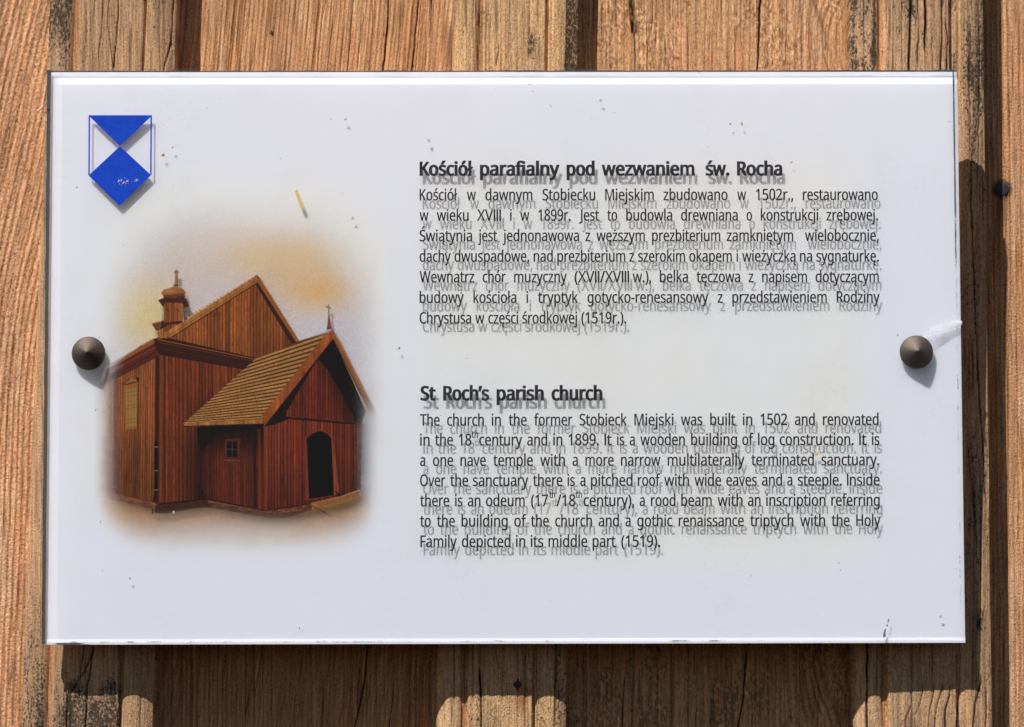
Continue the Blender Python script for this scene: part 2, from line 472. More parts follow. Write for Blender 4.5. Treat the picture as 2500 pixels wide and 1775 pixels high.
def c_extra(T, X, Y, d):
    sl = np.exp(-((X - (1540 + 0.12 * Y)) / 8.5) ** 4) * (1 - sstep(78, 92, Y + (vn(X / 4.0, Y / 9.0, 5) - .5) * 18))
    d['crk'] = sl * (0.55 + 0.45 * sstep(0.3, 0.6, vn(X / 3.0, Y / 14.0, 15)))
    d['relief'] = d['relief'] - 7 * sl
    cell = sstep(0.50, 0.62, fbm(X / 4.4, Y / 7.0, 61, 2)) * sstep(0.42, 0.6, fbm(X / 55.0, Y / 120.0, 62))
    d['tone'] = blend(d['tone'], (0.76, 0.49, 0.26), 0.75 * cell)
    cell2 = sstep(0.54, 0.64, fbm(X / 4.4 + 40, Y / 7.0, 65, 2)) * sstep(0.42, 0.6, fbm(X / 55.0, Y / 120.0, 62))
    d['tone'] = blend(d['tone'], (0.32, 0.15, 0.06), 0.8 * cell2)
    d['relief'] = d['relief'] + 1.3 * cell - 1.3 * cell2
    cx = np.interp(Y, [-60, 0, 30, 60, 82, 120], [1960, 1985, 1997, 2006, 2015, 2016])
    dk = np.exp(-((X - cx) / 5.0) ** 2) * (Y < 122)
    d['tone'] = blend(d['tone'], (0.26, 0.14, 0.07), 0.7 * dk)
    smooth = sstep(0, 12, cx - X) * sstep(-40, 60, X - cx + 50) * (Y < 170)
    d['tone'] = blend(d['tone'], (0.60, 0.38, 0.22), 0.5 * smooth)
    ed = sstep(2040, 2075, X)
    d['tone'] = blend(d['tone'], (0.36, 0.17, 0.075), 0.55 * ed)
cc = [([(1857, -40), (1855, 60), (1850, 165), (1845, 320)], 2.3, 9), ([(1551, 80), (1551, 200)], 1.8, 5), ([(1595, -40), (1592, 60)], 1.5, 5),
      ([(1637, -20), (1636, 60)], 1.5, 4), ([(1922, -20), (1920, 80), (1917, 175)], 1.1, 3), ([(1580, 60), (1581, 175)], 1.1, 4), ([(1625, 110), (1623, 175)], 1.3, 4), ([(1680, 80), (1679, 175)], 1.0, 3),
      ([(1482, 120), (1482, 175)], 1.0, 3), ([(1795, 80), (1796, 175)], 1.1, 3), ([(2021, 120), (2021, 175)], 1.0, 3),
      ([(1823, 1600), (1815, 1700), (1803, 1775), (1800, 1815)], 2.2, 8), ([(1526, 1660), (1521, 1720), (1517, 1815)], 1.8, 6), ([(1740, 1680), (1738, 1815)], 1.2, 4), ([(1562, 1660), (1560, 1720)], 1.2, 3), ([(1700, 1740), (1696, 1815)], 1.5, 4)]
Cc = piece('plank', (1256, 2238), (1226, 2254), PLANK_Y - 3, 'edge', flatp,
      plank_shade(57, (0.62, 0.355, 0.175), ring_c, cc, c_extra, 0.42, 19.0), pitch=1.8, seed=45, label='plank right of the middle batten, with a black slot at its top')
def ring_d(X, Y): return (X - 0.012 * Y + 6 * fbm(X / 80.0, Y / 500.0, 18)) / 12.5
def d_extra(T, X, Y, d):
    d['gx'] = 0.7 * X
    ring = np.exp(-((knot(X, Y, 2446, 463, 21, 21) - 1.0) / 0.2) ** 2)
    d['tone'] = blend(d['tone'], (0.05, 0.03, 0.02), np.clip(ring * 0.9, 0, 1))
    dr = np.exp(-((X - 2440) / 14.0) ** 2) * sstep(440, 475, Y) * (1 - sstep(480, 620, Y))
    d['tone'] = blend(d['tone'], (0.10, 0.055, 0.035), 0.7 * dr)
D = piece('plank', (2242, 3226), (2258, 3240), PLANK_Y, 'all', flatp,
      plank_shade(71, (0.58, 0.325, 0.165), ring_d, [([(2486, 1240), (2484, 1320)], 1.0, 3)], d_extra, 0.8, 12.5, 0.35), pitch=2.6, seed=57, label='right plank with fine straight grain')
# boards carried on beyond the frame
lowb = batten_shade(25, (0.56, 0.36, 0.20), ylin((0, .4)), ylin((0, .2)), ylin((0, .4)), ())
piece('batten', (-880, -560), (-930, -600), BATTEN_Y, 'none', lambda T, X, Y: batten_profile(T, X, Y, seed=81), lowb, pitch=8, seed=70, thick=118.0)
piece('batten', (3060, 3380), (3080, 3400), BATTEN_Y, 'none', lambda T, X, Y: batten_profile(T, X, Y, seed=82), lowb, pitch=8, seed=75, thick=118.0)
piece('plank', (-1600, -720), (-1650, -760), PLANK_Y, 'none', flatp, plank_shade(91, (0.6, 0.34, 0.17), ring_b, ()), pitch=8, seed=81)
piece('plank', (3230, 4100), (3244, 4120), PLANK_Y, 'none', flatp, plank_shade(97, (0.6, 0.34, 0.17), ring_d, ()), pitch=8, seed=87)

def disc(cx, cy, r, Y, depth, rim, name, mat, parent, dome=0.0, seg=40):
    c = on_wall(np.array([cx], float), np.array([cy], float), Y)[0] - np.array([0, PLANK_Y, 0])
    prof = [(0.0, depth + dome), (r * 0.5, depth + dome * 0.75), (r * 0.86, depth), (r, depth - rim), (r, -14.0)]
    v = []; f = []
    for q, (rr, hh) in enumerate(prof):
        for i in range(seg):
            a = 2 * math.pi * i / seg
            v.append(((c[0] + rr * math.cos(a)) * S, (c[1] - hh) * S, (c[2] + rr * math.sin(a)) * S))
    for q in range(len(prof) - 1):
        for i in range(seg):
            j = (i + 1) % seg
            f.append((q * seg + i, (q + 1) * seg + i, (q + 1) * seg + j, q * seg + j))
    me = mesh(name, v, f)
    for p in me.polygons: p.use_smooth = True
    return obj(name, me, mat, parent)
k = N('dark_plug'); PLUG = k.end(k.bsdf(rgba(0.03, 0.028, 0.031), 0.55, 0.3).outputs[0])
k = N('rusty_nail')
tc = k.n('TexCoord').outputs['Object']
PL = k.noise(tc, 1400.0, 3.0)
RUST = k.end(k.bsdf(k.mix(PL, rgba(0.012, 0.010, 0.010), rgba(0.10, 0.045, 0.03)), 0.6, 0.4, 0.2, k.bump(PL, 0.6, 2 * S)).outputs[0])
disc(2446, 463, 19.0, PLANK_Y, 3.0, 2.0, 'bolt_plug', PLUG, D, 0.0)
disc(1264, 1671, 14.5, BATTEN_Y + 3, -1.0, 1.0, 'nail_head', RUST, mid, 2.5)
GLYPHS = """( 420 56,384,58,460,66,534,78,608,95,680,118,749,146,817,179,881,218,942,262,1000,378,1000,318,909,269,813,230,710,203,604,186,495,181,385,183,313,191,242,203,171,220,101,242,32,269,-34,300,-99,336,-161,377,-221,262,-221,218,-165,179,-105,146,-41,118,25,95,93,78,164,66,236,58,310
) 420 364,384,362,310,354,236,342,164,325,93,303,25,275,-41,242,-105,203,-165,158,-221,43,-221,84,-161,120,-99,151,-34,178,32,200,101,217,171,230,242,237,313,239,385,237,459,230,531,217,604,200,675,178,744,151,812,120,878,83,941,42,1000,158,1000,203,942,242,881,275,817,303,749,325,680,342,608,354,534,362,460
, 375 269,147,260,113,249,78,237,41,223,2,209,-36,194,-74,179,-111,163,-146,148,-181,57,-181,67,-144,76,-106,85,-67,93,-26,102,14,109,54,116,92,122,129,127,162,259,162
- 451 56,321,56,430,395,430,395,321
. 375 101,76,104,107,112,131,126,148,144,160,164,167,186,169,209,167,230,160,249,148,263,131,272,107,275,76,272,45,263,21,249,3,230,-10,209,-17,186,-20,164,-17,144,-10,126,3,112,21,104,45
/ 521 507,1000,134,0,14,0,387,1000
0 801 732,501,730,423,724,351,714,284,700,224,680,170,656,123,627,82,592,48,553,21,507,2,456,-10,399,-14,329,-7,267,13,214,48,169,95,132,154,104,225,85,307,73,399,69,501,72,604,83,697,102,779,128,849,163,908,207,954,261,988,325,1009,399,1015,470,1009,532,988,585,954,631,908,668,849,696,779,716,697,728,604|192,501,194,415,201,339,212,273,229,217,250,172,278,137,312,111,352,96,399,91,446,96,487,111,520,136,548,171,570,216,587,272,599,339,606,415,608,501,606,588,599,664,587,729,570,784,548,830,520,865,487,890,446,905,399,910,352,905,312,890,278,865,250,830,229,784,212,729,201,664,194,588
1 801 497,0,377,0,377,699,377,768,380,820,382,871,368,857,354,844,342,833,296,794,189,707,125,790,395,1000,497,1000
2 801 728,0,67,0,67,102,329,367,377,415,419,460,457,501,488,540,514,579,535,617,550,656,559,697,562,741,556,792,540,833,513,866,477,890,434,904,385,909,339,906,296,898,257,884,220,865,182,841,144,814,78,896,105,918,134,938,165,957,197,973,231,987,267,999,305,1007,344,1012,385,1014,445,1010,498,1000,546,982,588,957,622,927,651,890,671,848,684,800,688,748,684,697,673,648,655,601,631,555,601,510,566,466,525,420,481,373,431,324,223,118,728,112
5 801 385,613,450,610,510,598,563,578,610,552,649,518,680,478,703,432,717,379,721,319,716,253,701,194,676,141,642,95,600,56,548,26,489,4,422,-10,347,-14,297,-12,249,-8,202,0,160,11,121,24,88,41,88,157,124,138,165,122,211,109,258,99,304,93,349,91,396,94,439,101,478,114,512,132,541,156,564,186,582,221,592,261,595,307,589,367,568,417,535,457,487,486,424,504,345,510,317,509,287,507,255,503,223,498,196,493,174,489,112,528,150,1000,651,1000,651,888,255,888,231,598,296,608,324,611,353,613
7 801 190,0,601,888,62,888,62,1000,732,1000,732,905,326,0
8 801 399,1014,456,1011,507,1002,555,987,596,966,631,939,660,906,682,868,695,824,699,775,696,736,687,701,673,669,654,641,631,614,604,590,574,568,542,548,508,529,548,509,586,487,620,463,652,437,679,408,701,377,718,342,728,303,731,259,727,206,713,157,690,114,660,77,622,45,576,20,524,1,467,-10,403,-14,335,-10,274,0,221,18,175,43,137,73,107,110,86,153,73,201,69,255,72,299,81,338,97,374,119,406,144,435,174,461,206,484,240,504,276,522,244,542,215,563,187,586,162,611,141,638,124,668,111,701,103,737,101,776,105,825,118,868,140,905,169,938,205,965,246,986,293,1002,344,1011|189,254,195,208,212,167,241,132,282,106,335,89,401,84,463,89,515,106,557,132,587,168,605,210,611,258,608,289,599,318,585,344,565,368,541,390,512,410,479,429,442,447,401,464,378,472,339,454,305,435,275,415,249,393,228,370,211,345,199,317,191,287|398,915,349,910,307,898,271,877,243,849,227,813,221,770,224,738,232,709,246,683,264,661,286,641,312,624,341,608,372,592,405,577,436,592,465,607,492,623,516,641,537,662,554,684,567,710,574,738,577,770,572,813,555,849,528,877,492,898,448,910
9 801 728,573,727,516,723,459,716,403,707,347,693,294,675,243,653,195,626,151,594,110,556,74,512,44,462,19,405,1,341,-10,269,-14,249,-14,228,-12,204,-11,181,-8,160,-4,143,0,143,105,161,100,180,95,202,92,224,89,245,87,266,87,328,90,382,101,428,119,467,143,501,172,529,207,552,245,570,288,584,335,594,385,600,437,604,490,595,490,580,469,562,450,542,431,519,415,493,401,464,389,432,381,396,376,357,374,302,378,252,390,207,410,166,437,133,471,106,513,86,561,74,615,70,676,74,743,88,803,110,857,140,904,177,942,221,973,272,996,328,1009,389,1014,436,1011,480,1002,522,987,562,965,598,938,630,905,659,865,683,819,702,768,717,709,725,644|389,910,335,904,288,885,247,853,216,808,198,750,192,678,197,618,213,567,239,526,276,495,324,477,384,471,427,474,465,483,500,498,530,518,556,541,576,567,592,596,601,624,604,654,602,684,598,714,590,744,580,774,567,802,550,828,531,851,509,871,483,888,455,900,423,908
C 885 564,903,513,900,465,891,420,876,379,855,343,828,311,796,283,759,261,716,242,669,229,617,221,560,218,500,223,421,236,350,257,286,287,230,325,183,372,146,427,118,491,102,563,97,606,98,648,102,688,108,727,116,765,125,803,136,803,27,765,14,726,4,687,-4,645,-10,597,-13,545,-14,449,-7,364,14,290,49,227,97,176,157,137,228,108,310,91,401,85,501,89,575,99,644,117,709,141,768,172,823,209,871,253,913,303,949,360,977,423,998,491,1010,566,1014,617,1012,666,1007,714,999,760,987,803,972,842,955,791,849,759,862,725,875,688,887,649,896,608,901
F 727 262,0,136,0,136,1000,695,1000,695,889,262,889,262,535,668,535,668,424,262,424
H 1038 901,0,775,0,775,466,262,466,262,0,136,0,136,1000,262,1000,262,577,775,577,775,1000,901,1000
I 475 417,0,56,0,56,73,174,99,174,899,56,927,56,1000,417,1000,417,927,300,899,300,99,417,73
J 382 -6,-266,-27,-266,-47,-264,-64,-261,-81,-258,-96,-253,-109,-248,-109,-141,-94,-145,-78,-148,-62,-151,-45,-154,-27,-155,-8,-155,15,-154,37,-149,58,-141,78,-130,95,-113,109,-92,120,-66,127,-33,129,6,129,1000,255,1000,255,15,251,-45,241,-98,223,-144,198,-182,168,-212,132,-236,90,-253,45,-263
K 867 867,0,718,0,364,478,262,388,262,0,136,0,136,1000,262,1000,262,507,290,539,319,570,347,602,434,697,704,1000,852,1000,455,564
M 1270 577,0,248,877,244,856,246,833,247,805,249,776,250,744,251,711,251,676,252,642,252,606,252,0,136,0,136,1000,322,1000,630,181,950,1000,1134,1000,1134,0,1010,0,1010,615,1010,647,1010,680,1011,712,1012,744,1014,774,1015,803,1020,875,681,0
O 1094 1008,501,1005,426,995,356,979,291,956,230,927,176,891,127,850,85,802,50,747,22,687,2,620,-10,548,-14,473,-10,404,2,343,23,289,51,240,86,199,128,164,176,135,231,113,291,98,357,89,428,85,503,91,601,108,691,136,772,175,843,226,902,289,951,364,987,450,1008,549,1015,644,1008,728,987,801,952,864,903,915,844,956,772,985,691,1003,601|218,501,222,421,234,349,254,284,281,228,317,182,362,144,415,117,477,101,548,95,619,101,681,117,733,144,777,182,813,228,840,284,860,349,871,421,875,501,867,618,840,717,797,798,735,857,652,893,549,905,478,899,415,883,362,856,317,820,281,773,254,718,234,654,222,581
R 871 412,1000,490,996,558,986,617,968,666,944,706,912,737,874,758,828,772,776,776,716,773,665,763,621,746,583,725,550,700,521,672,498,641,478,609,462,576,448,850,0,703,0,461,413,262,413,262,0,136,0,136,1000|405,891,262,891,262,520,412,520,486,525,545,541,590,568,621,605,639,653,646,710,643,751,634,786,620,815,599,839,573,858,541,873,502,883,457,889
S 769 703,268,698,211,684,160,660,116,627,77,585,45,536,20,479,1,416,-10,346,-14,309,-13,273,-12,239,-8,206,-4,175,1,146,8,119,15,94,24,71,34,71,154,108,140,150,126,197,113,247,103,299,97,352,95,398,97,440,104,476,115,507,130,532,148,552,171,566,197,574,225,577,256,575,287,568,315,556,339,539,361,515,382,484,401,445,421,398,441,342,462,301,478,263,495,229,513,199,532,172,553,148,576,129,600,113,627,100,655,91,687,86,721,84,759,89,810,102,855,125,896,155,931,193,960,237,983,288,1000,343,1011,403,1014,457,1012,507,1007,555,999,599,987,641,974,679,958,640,850,604,864,567,877,527,888,486,897,444,902,401,903,361,901,326,895,296,885,270,871,249,854,232,834,221,811,214,785,211,758,214,726,221,698,232,674,249,652,272,632,301,613,337,595,379,576,430,556,486,534,535,511,579,487,616,460,647,431,672,398,689,360,700,317
T 779 452,0,326,0,326,889,14,889,14,1000,763,1000,763,889,452,889
V 840 840,1000,483,0,357,0,0,1000,132,1000,357,359,367,332,376,306,384,280,404,208,410,185,415,163,420,140,425,163,430,185,436,209,443,232,450,257,457,282,483,361,707,1000
W 1303 1284,1000,1018,0,891,0,696,655,679,716,664,775,652,823,646,853,641,823,630,775,616,715,610,694,604,673,598,651,409,0,282,0,17,1000,148,1000,304,389,319,326,333,264,337,244,340,225,343,206,352,151,361,209,364,229,368,249,373,270,388,333,405,396,581,1000,711,1000,895,392,901,371,907,349,913,327,929,263,933,243,937,223,940,204,950,151,953,175,956,200,961,225,966,251,971,278,978,305,999,391,1153,1000
X 821 815,0,672,0,408,434,139,0,6,0,338,521,27,1000,167,1000,412,608,658,1000,791,1000,482,524
a 786 403,763,487,757,555,737,606,703,643,655,665,591,672,511,672,0,583,0,559,106,532,81,509,58,487,39,463,22,437,9,408,-1,377,-8,341,-13,301,-14,258,-11,217,-3,180,10,147,29,118,53,95,83,78,119,68,161,64,209,74,278,104,335,153,382,222,416,313,438,424,448,552,452,552,497,547,553,534,597,511,627,480,648,442,660,396,664,358,662,320,656,284,646,250,634,216,621,185,606,147,699,182,716,221,731,263,744,309,755,355,761|440,363,356,355,291,340,246,318,216,288,198,251,192,207,196,169,209,138,230,115,258,99,291,89,329,85,389,91,442,109,487,138,522,179,543,233,550,300,550,367
b 861 242,805,242,774,241,745,240,716,239,691,237,669,235,651,242,651,266,681,296,708,331,731,371,749,420,760,475,763,562,752,637,720,700,666,747,590,775,494,784,375,780,294,767,222,746,160,717,107,680,63,637,29,588,5,534,-9,475,-14,420,-10,371,0,331,18,296,41,266,67,242,95,232,95,207,0,119,0,119,1064,242,1064|454,661,404,658,362,648,328,631,300,607,278,576,262,539,251,493,244,440,242,380,247,289,263,218,288,162,327,121,383,96,457,88,518,96,568,121,607,162,635,219,651,291,657,377,651,463,635,534,607,590,568,629,517,653
c 672 420,-14,356,-9,297,4,243,27,195,59,154,101,121,153,97,215,82,288,77,371,82,458,98,533,123,597,158,649,200,692,249,724,304,747,364,760,429,765,466,763,503,759,539,753,573,744,601,735,626,724,588,622,565,630,538,638,510,646,481,652,453,656,426,657,378,653,337,643,301,625,271,600,247,568,228,529,215,484,207,432,204,373,207,316,215,265,228,220,247,181,271,150,300,125,334,107,374,96,419,92,458,94,494,98,527,105,558,114,586,124,613,136,613,27,587,15,560,5,530,-4,498,-9,461,-13
d 861 385,-14,298,-3,223,29,161,83,114,159,86,256,77,374,86,492,115,590,162,666,224,721,299,754,387,765,424,763,458,758,489,750,516,739,542,726,564,710,585,693,603,674,619,654,627,654,623,708,621,730,619,749,619,765,619,1064,742,1064,742,0,643,0,625,101,603,80,585,61,564,43,542,27,516,13,488,1,457,-7,423,-12|405,88,476,95,532,117,572,153,599,204,615,270,620,350,620,373,615,459,600,530,574,588,535,629,478,654,403,662,343,654,293,627,254,583,227,525,210,454,204,371,210,288,227,219,254,162,293,121,343,96
e 790 409,765,470,760,526,746,575,723,618,691,653,651,681,604,702,551,714,491,718,426,718,352,204,352,213,273,235,209,270,158,317,121,375,98,444,91,490,93,532,97,571,104,608,115,646,127,685,143,685,35,647,20,609,7,571,-2,532,-9,487,-13,438,-14,370,-9,307,5,250,29,199,63,157,106,123,159,97,221,82,291,77,370,82,448,95,519,118,581,150,636,188,681,235,717,287,744,345,759|408,664,353,658,306,639,268,607,239,564,218,512,207,450,590,450,587,491,581,528,570,562,555,591,535,616,511,637,481,652,447,661
f 482 465,655,276,655,276,0,153,0,153,655,21,655,21,713,153,755,153,798,156,859,165,911,181,955,203,992,231,1021,265,1043,304,1059,347,1068,396,1071,425,1071,453,1068,478,1064,502,1058,523,1053,542,1046,510,950,494,954,477,959,458,964,438,967,418,970,398,971,360,966,330,952,306,929,289,897,279,853,276,800,276,751,465,751
g 861 385,765,433,762,478,752,519,737,557,715,590,686,620,651,627,651,644,751,742,751,742,-13,738,-80,726,-139,706,-191,677,-235,641,-271,595,-300,541,-320,478,-332,406,-336,353,-335,304,-331,257,-324,213,-315,173,-303,136,-289,136,-175,173,-192,215,-207,261,-218,309,-227,360,-232,413,-234,473,-228,524,-209,565,-177,596,-135,614,-83,620,-22,620,7,622,55,625,99,591,64,558,36,522,14,481,-2,436,-11,387,-14,297,-3,221,31,159,88,113,165,86,261,77,374,86,485,113,580,159,659,221,718,296,753|402,661,362,657,326,646,295,627,268,602,245,569,228,529,215,483,207,431,204,373,210,287,227,217,256,160,295,120,345,95,405,87,441,88,474,93,503,102,528,113,551,129,570,148,586,171,599,198,609,228,616,263,620,302,622,345,622,374,619,438,612,493,599,539,580,577,556,608,527,632,491,648,449,658
h 866 242,752,242,734,241,716,240,697,235,647,244,647,261,672,281,693,304,711,329,727,356,740,385,750,415,757,446,762,478,763,535,760,586,751,630,735,667,712,697,682,721,646,738,601,749,549,752,489,752,0,630,0,630,480,626,536,612,581,590,616,557,641,515,656,462,661,410,658,366,647,331,630,302,605,279,574,263,537,251,493,245,444,242,388,242,0,119,0,119,1064,242,1064
i 361 242,751,242,0,119,0,119,751|182,1032,200,1030,217,1024,232,1013,244,998,251,978,254,954,251,930,244,910,232,895,217,884,200,878,182,875,163,878,145,884,130,895,119,910,112,930,109,954,112,978,119,998,130,1013,145,1024,163,1030
j 361 31,-336,8,-336,-12,-334,-31,-331,-48,-328,-63,-324,-77,-319,-77,-220,-34,-230,-18,-232,-2,-233,15,-234,44,-231,68,-223,90,-209,106,-188,116,-157,119,-116,119,751,242,751,242,-112,240,-157,232,-197,220,-232,202,-263,179,-289,151,-310,117,-324,77,-333|109,954,112,978,119,998,130,1013,145,1024,163,1030,182,1032,200,1030,217,1024,232,1013,244,998,251,978,254,954,251,930,244,910,232,895,217,884,200,878,182,875,163,878,145,884,130,895,119,910,112,930
k 748 241,508,241,492,240,472,239,450,235,387,266,419,300,461,331,497,570,751,714,751,410,430,735,0,587,0,326,350,241,276,241,0,119,0,119,1064,241,1064
l 361 242,0,119,0,119,1064,242,1064
m 1310 943,765,1020,757,1084,736,1133,700,1168,647,1189,577,1196,489,1196,0,1074,0,1074,483,1070,537,1058,582,1037,616,1008,641,969,656,922,661,856,654,804,633,765,598,739,550,724,488,718,415,718,0,597,0,597,483,595,520,589,553,580,582,567,606,550,626,529,641,505,652,476,659,443,661,396,658,356,647,324,630,297,605,277,575,261,538,251,495,244,445,242,389,242,0,119,0,119,751,218,751,237,648,244,648,261,673,280,695,302,714,326,729,351,742,378,752,406,759,435,763,465,765,520,761,568,751,610,734,645,710,673,678,695,639,702,639,730,678,764,710,805,734,849,751,895,761
n 866 480,765,563,757,630,736,683,700,722,647,744,577,752,489,752,0,630,0,630,480,626,536,612,581,590,616,557,641,515,656,462,661,388,653,330,630,290,591,263,538,248,470,242,389,242,0,119,0,119,751,218,751,237,648,244,648,262,673,283,695,306,714,332,729,359,742,388,752,418,759,449,763
o 847 772,377,769,317,761,261,747,211,729,165,705,124,677,88,645,57,608,32,567,12,521,-2,473,-11,422,-14,373,-11,328,-2,284,12,244,32,208,57,175,88,147,124,122,165,103,211,89,261,80,317,77,377,82,456,96,526,119,588,151,640,191,684,239,719,295,744,357,760,426,765,491,760,551,744,606,719,654,684,694,640,728,588,752,526,767,456|204,377,207,320,215,269,228,223,246,183,270,150,300,123,335,104,377,92,424,88,472,92,513,104,549,123,579,150,603,183,621,223,634,269,642,320,644,377,642,434,634,484,620,529,602,568,578,601,548,627,513,646,471,657,423,661,353,653,298,627,256,585,228,529,210,459
p 861 476,765,563,754,637,722,700,668,747,593,775,496,784,377,780,296,767,225,746,162,717,108,681,64,638,30,589,6,535,-9,475,-14,438,-12,404,-7,373,1,344,13,319,26,296,41,276,58,258,76,242,95,234,95,239,35,241,12,242,-9,242,-28,242,-336,119,-336,119,751,220,751,237,648,258,669,276,689,296,707,319,724,344,738,372,749,403,758,438,763|454,661,407,658,366,648,332,632,304,610,282,581,265,546,253,505,245,456,242,401,242,377,244,318,251,266,262,220,278,180,300,148,328,122,364,103,406,92,457,88,500,92,537,105,569,126,596,154,618,189,635,229,647,275,654,324,657,378,651,458,635,527,607,584,568,627,517,653
r 578 469,765,515,763,530,761,545,759,557,756,542,643,502,650,488,651,474,652,461,653,432,651,405,645,378,634,353,621,330,604,308,583,289,560,273,534,260,504,250,472,244,438,242,401,242,0,119,0,119,751,220,751,234,613,256,641,276,666,297,690,320,711,346,729,374,744,404,756,436,762
s 671 608,207,604,161,592,121,571,85,544,55,509,31,468,11,420,-3,367,-11,308,-14,258,-13,213,-8,173,-1,137,8,103,20,73,34,73,146,105,131,141,117,181,104,224,94,267,88,311,85,368,89,413,99,447,116,470,138,484,165,489,196,487,214,482,231,473,246,460,261,442,276,418,291,388,307,350,324,304,342,258,360,216,379,179,398,147,418,121,440,99,465,84,494,75,527,71,566,80,624,106,674,149,713,206,742,274,759,353,765,398,763,440,759,481,751,520,741,557,729,592,714,550,616,518,629,485,640,451,650,416,658,381,662,345,664,298,661,260,653,229,639,207,621,194,599,189,573,191,553,197,536,207,520,222,506,242,492,268,478,300,464,338,447,382,430,428,412,468,394,504,375,535,355,561,333,581,307,596,279,605,245
t 506 370,87,389,87,408,89,427,92,446,95,461,99,475,102,475,8,460,2,441,-3,419,-8,395,-11,371,-13,349,-14,311,-12,274,-5,240,6,209,23,182,47,160,77,143,115,132,162,129,218,129,655,22,655,22,714,130,763,179,923,252,923,252,751,469,751,469,655,252,655,252,221,256,180,267,146,285,120,309,101,337,90
u 866 746,751,746,0,646,0,627,99,604,75,584,53,560,35,534,20,507,7,478,-2,447,-9,416,-13,384,-14,327,-11,277,-1,233,15,196,37,165,67,141,104,124,148,114,200,111,259,111,751,235,751,235,268,240,213,253,168,276,133,308,108,350,93,402,88,454,92,498,102,534,120,563,144,586,175,603,212,614,256,621,305,623,360,623,751
v 711 284,0,0,751,132,751,291,308,315,239,323,215,331,191,338,167,343,146,348,126,352,109,361,126,367,146,373,168,381,192,388,216,397,241,420,308,580,751,711,751,426,0
w 1101 604,424,587,482,572,537,560,585,552,623,539,585,527,536,513,481,508,462,502,442,496,423,361,1,221,1,15,752,143,752,246,352,254,324,261,297,268,270,285,191,290,168,293,146,296,127,311,169,323,223,337,279,352,329,485,752,619,752,748,329,768,261,775,236,781,213,787,190,792,168,796,147,798,129,806,146,810,166,814,188,820,213,826,239,833,267,854,352,959,752,1085,752,877,1,732,1
y 714 1,751,133,751,296,324,321,251,329,228,336,205,343,183,349,161,354,140,359,119,371,145,380,175,391,211,403,249,416,287,429,325,581,751,714,751,391,-104,372,-148,351,-189,328,-226,303,-259,274,-286,242,-307,205,-323,164,-333,118,-336,96,-336,77,-335,59,-333,15,-325,15,-227,53,-232,67,-234,82,-235,98,-235,126,-234,151,-228,173,-219,193,-207,211,-191,227,-173,241,-152,254,-128,265,-102,304,-3
z 658 604,0,55,0,55,81,458,655,78,655,78,751,594,751,594,658,196,95,604,95
ó 847 772,377,769,317,761,261,747,211,729,165,705,124,677,88,645,57,608,32,567,12,521,-2,473,-11,422,-14,373,-11,328,-2,284,12,244,32,208,57,175,88,147,124,122,165,103,211,89,261,80,317,77,377,82,456,96,526,119,588,151,640,191,684,239,719,295,744,357,760,426,765,491,760,551,744,606,719,654,684,694,640,728,588,752,526,767,456|204,377,207,320,215,269,228,223,246,183,270,150,300,123,335,104,377,92,424,88,472,92,513,104,549,123,579,150,603,183,621,223,634,269,642,320,644,377,642,434,634,484,620,529,602,568,578,601,548,627,513,646,471,657,423,661,353,653,298,627,256,585,228,529,210,459|632,1059,622,1045,610,1029,595,1011,579,992,561,973,543,953,524,933,504,914,485,896,467,878,449,863,431,849,350,849,350,866,365,884,380,905,396,929,412,953,428,978,444,1004,459,1028,472,1051,483,1073,632,1073
ą 786 403,763,487,757,555,737,606,703,643,655,665,591,672,511,672,0,583,0,559,106,532,81,509,58,487,39,463,22,437,9,408,-1,377,-8,341,-13,301,-14,258,-11,217,-3,180,10,147,29,118,53,95,83,78,119,68,161,64,209,74,278,104,335,153,382,222,416,313,438,424,448,552,452,552,497,547,553,534,597,511,627,480,648,442,660,396,664,358,662,320,656,284,646,250,634,216,621,185,606,147,699,182,716,221,731,263,744,309,755,355,761|440,363,356,355,291,340,246,318,216,288,198,251,192,207,196,169,209,138,230,115,258,99,291,89,329,85,389,91,442,109,487,138,522,179,543,233,550,300,550,367|577,-162,579,-181,585,-197,594,-209,606,-218,622,-224,640,-225,655,-225,668,-224,680,-222,707,-217,707,-296,668,-305,654,-307,638,-308,620,-308,575,-304,539,-293,511,-273,492,-247,480,-215,476,-176,478,-150,485,-124,496,-98,511,-74,528,-51,547,-29,567,-10,586,7,605,21,672,0,643,-29,619,-56,601,-82,588,-107,580,-134
ę 790 545,-162,547,-181,552,-197,562,-209,574,-218,590,-224,608,-225,623,-225,636,-224,648,-222,675,-217,675,-296,636,-305,622,-307,606,-308,588,-308,543,-304,507,-293,479,-273,460,-247,448,-215,444,-176,446,-150,453,-124,464,-98,479,-74,496,-51,515,-29,535,-10,554,7,573,21,685,35,650,6,621,-20,598,-43,580,-65,566,-86,556,-105,550,-124,546,-143|409,765,470,760,526,746,575,723,618,691,653,651,681,604,702,551,714,491,718,426,718,352,204,352,213,273,235,209,270,158,317,121,375,98,444,91,490,93,532,97,571,104,608,115,646,127,685,143,685,35,647,20,609,7,571,-2,532,-9,487,-13,438,-14,370,-9,307,5,250,29,199,63,157,106,123,159,97,221,82,291,77,370,82,448,95,519,118,581,150,636,188,681,235,717,287,744,345,759|408,664,353,658,306,639,268,607,239,564,218,512,207,450,590,450,587,491,581,528,570,562,555,591,535,616,511,637,481,652,447,661
ł 361 109,0,109,399,38,354,-13,437,109,515,109,1064,232,1064,232,595,322,657,374,574,232,479,232,0
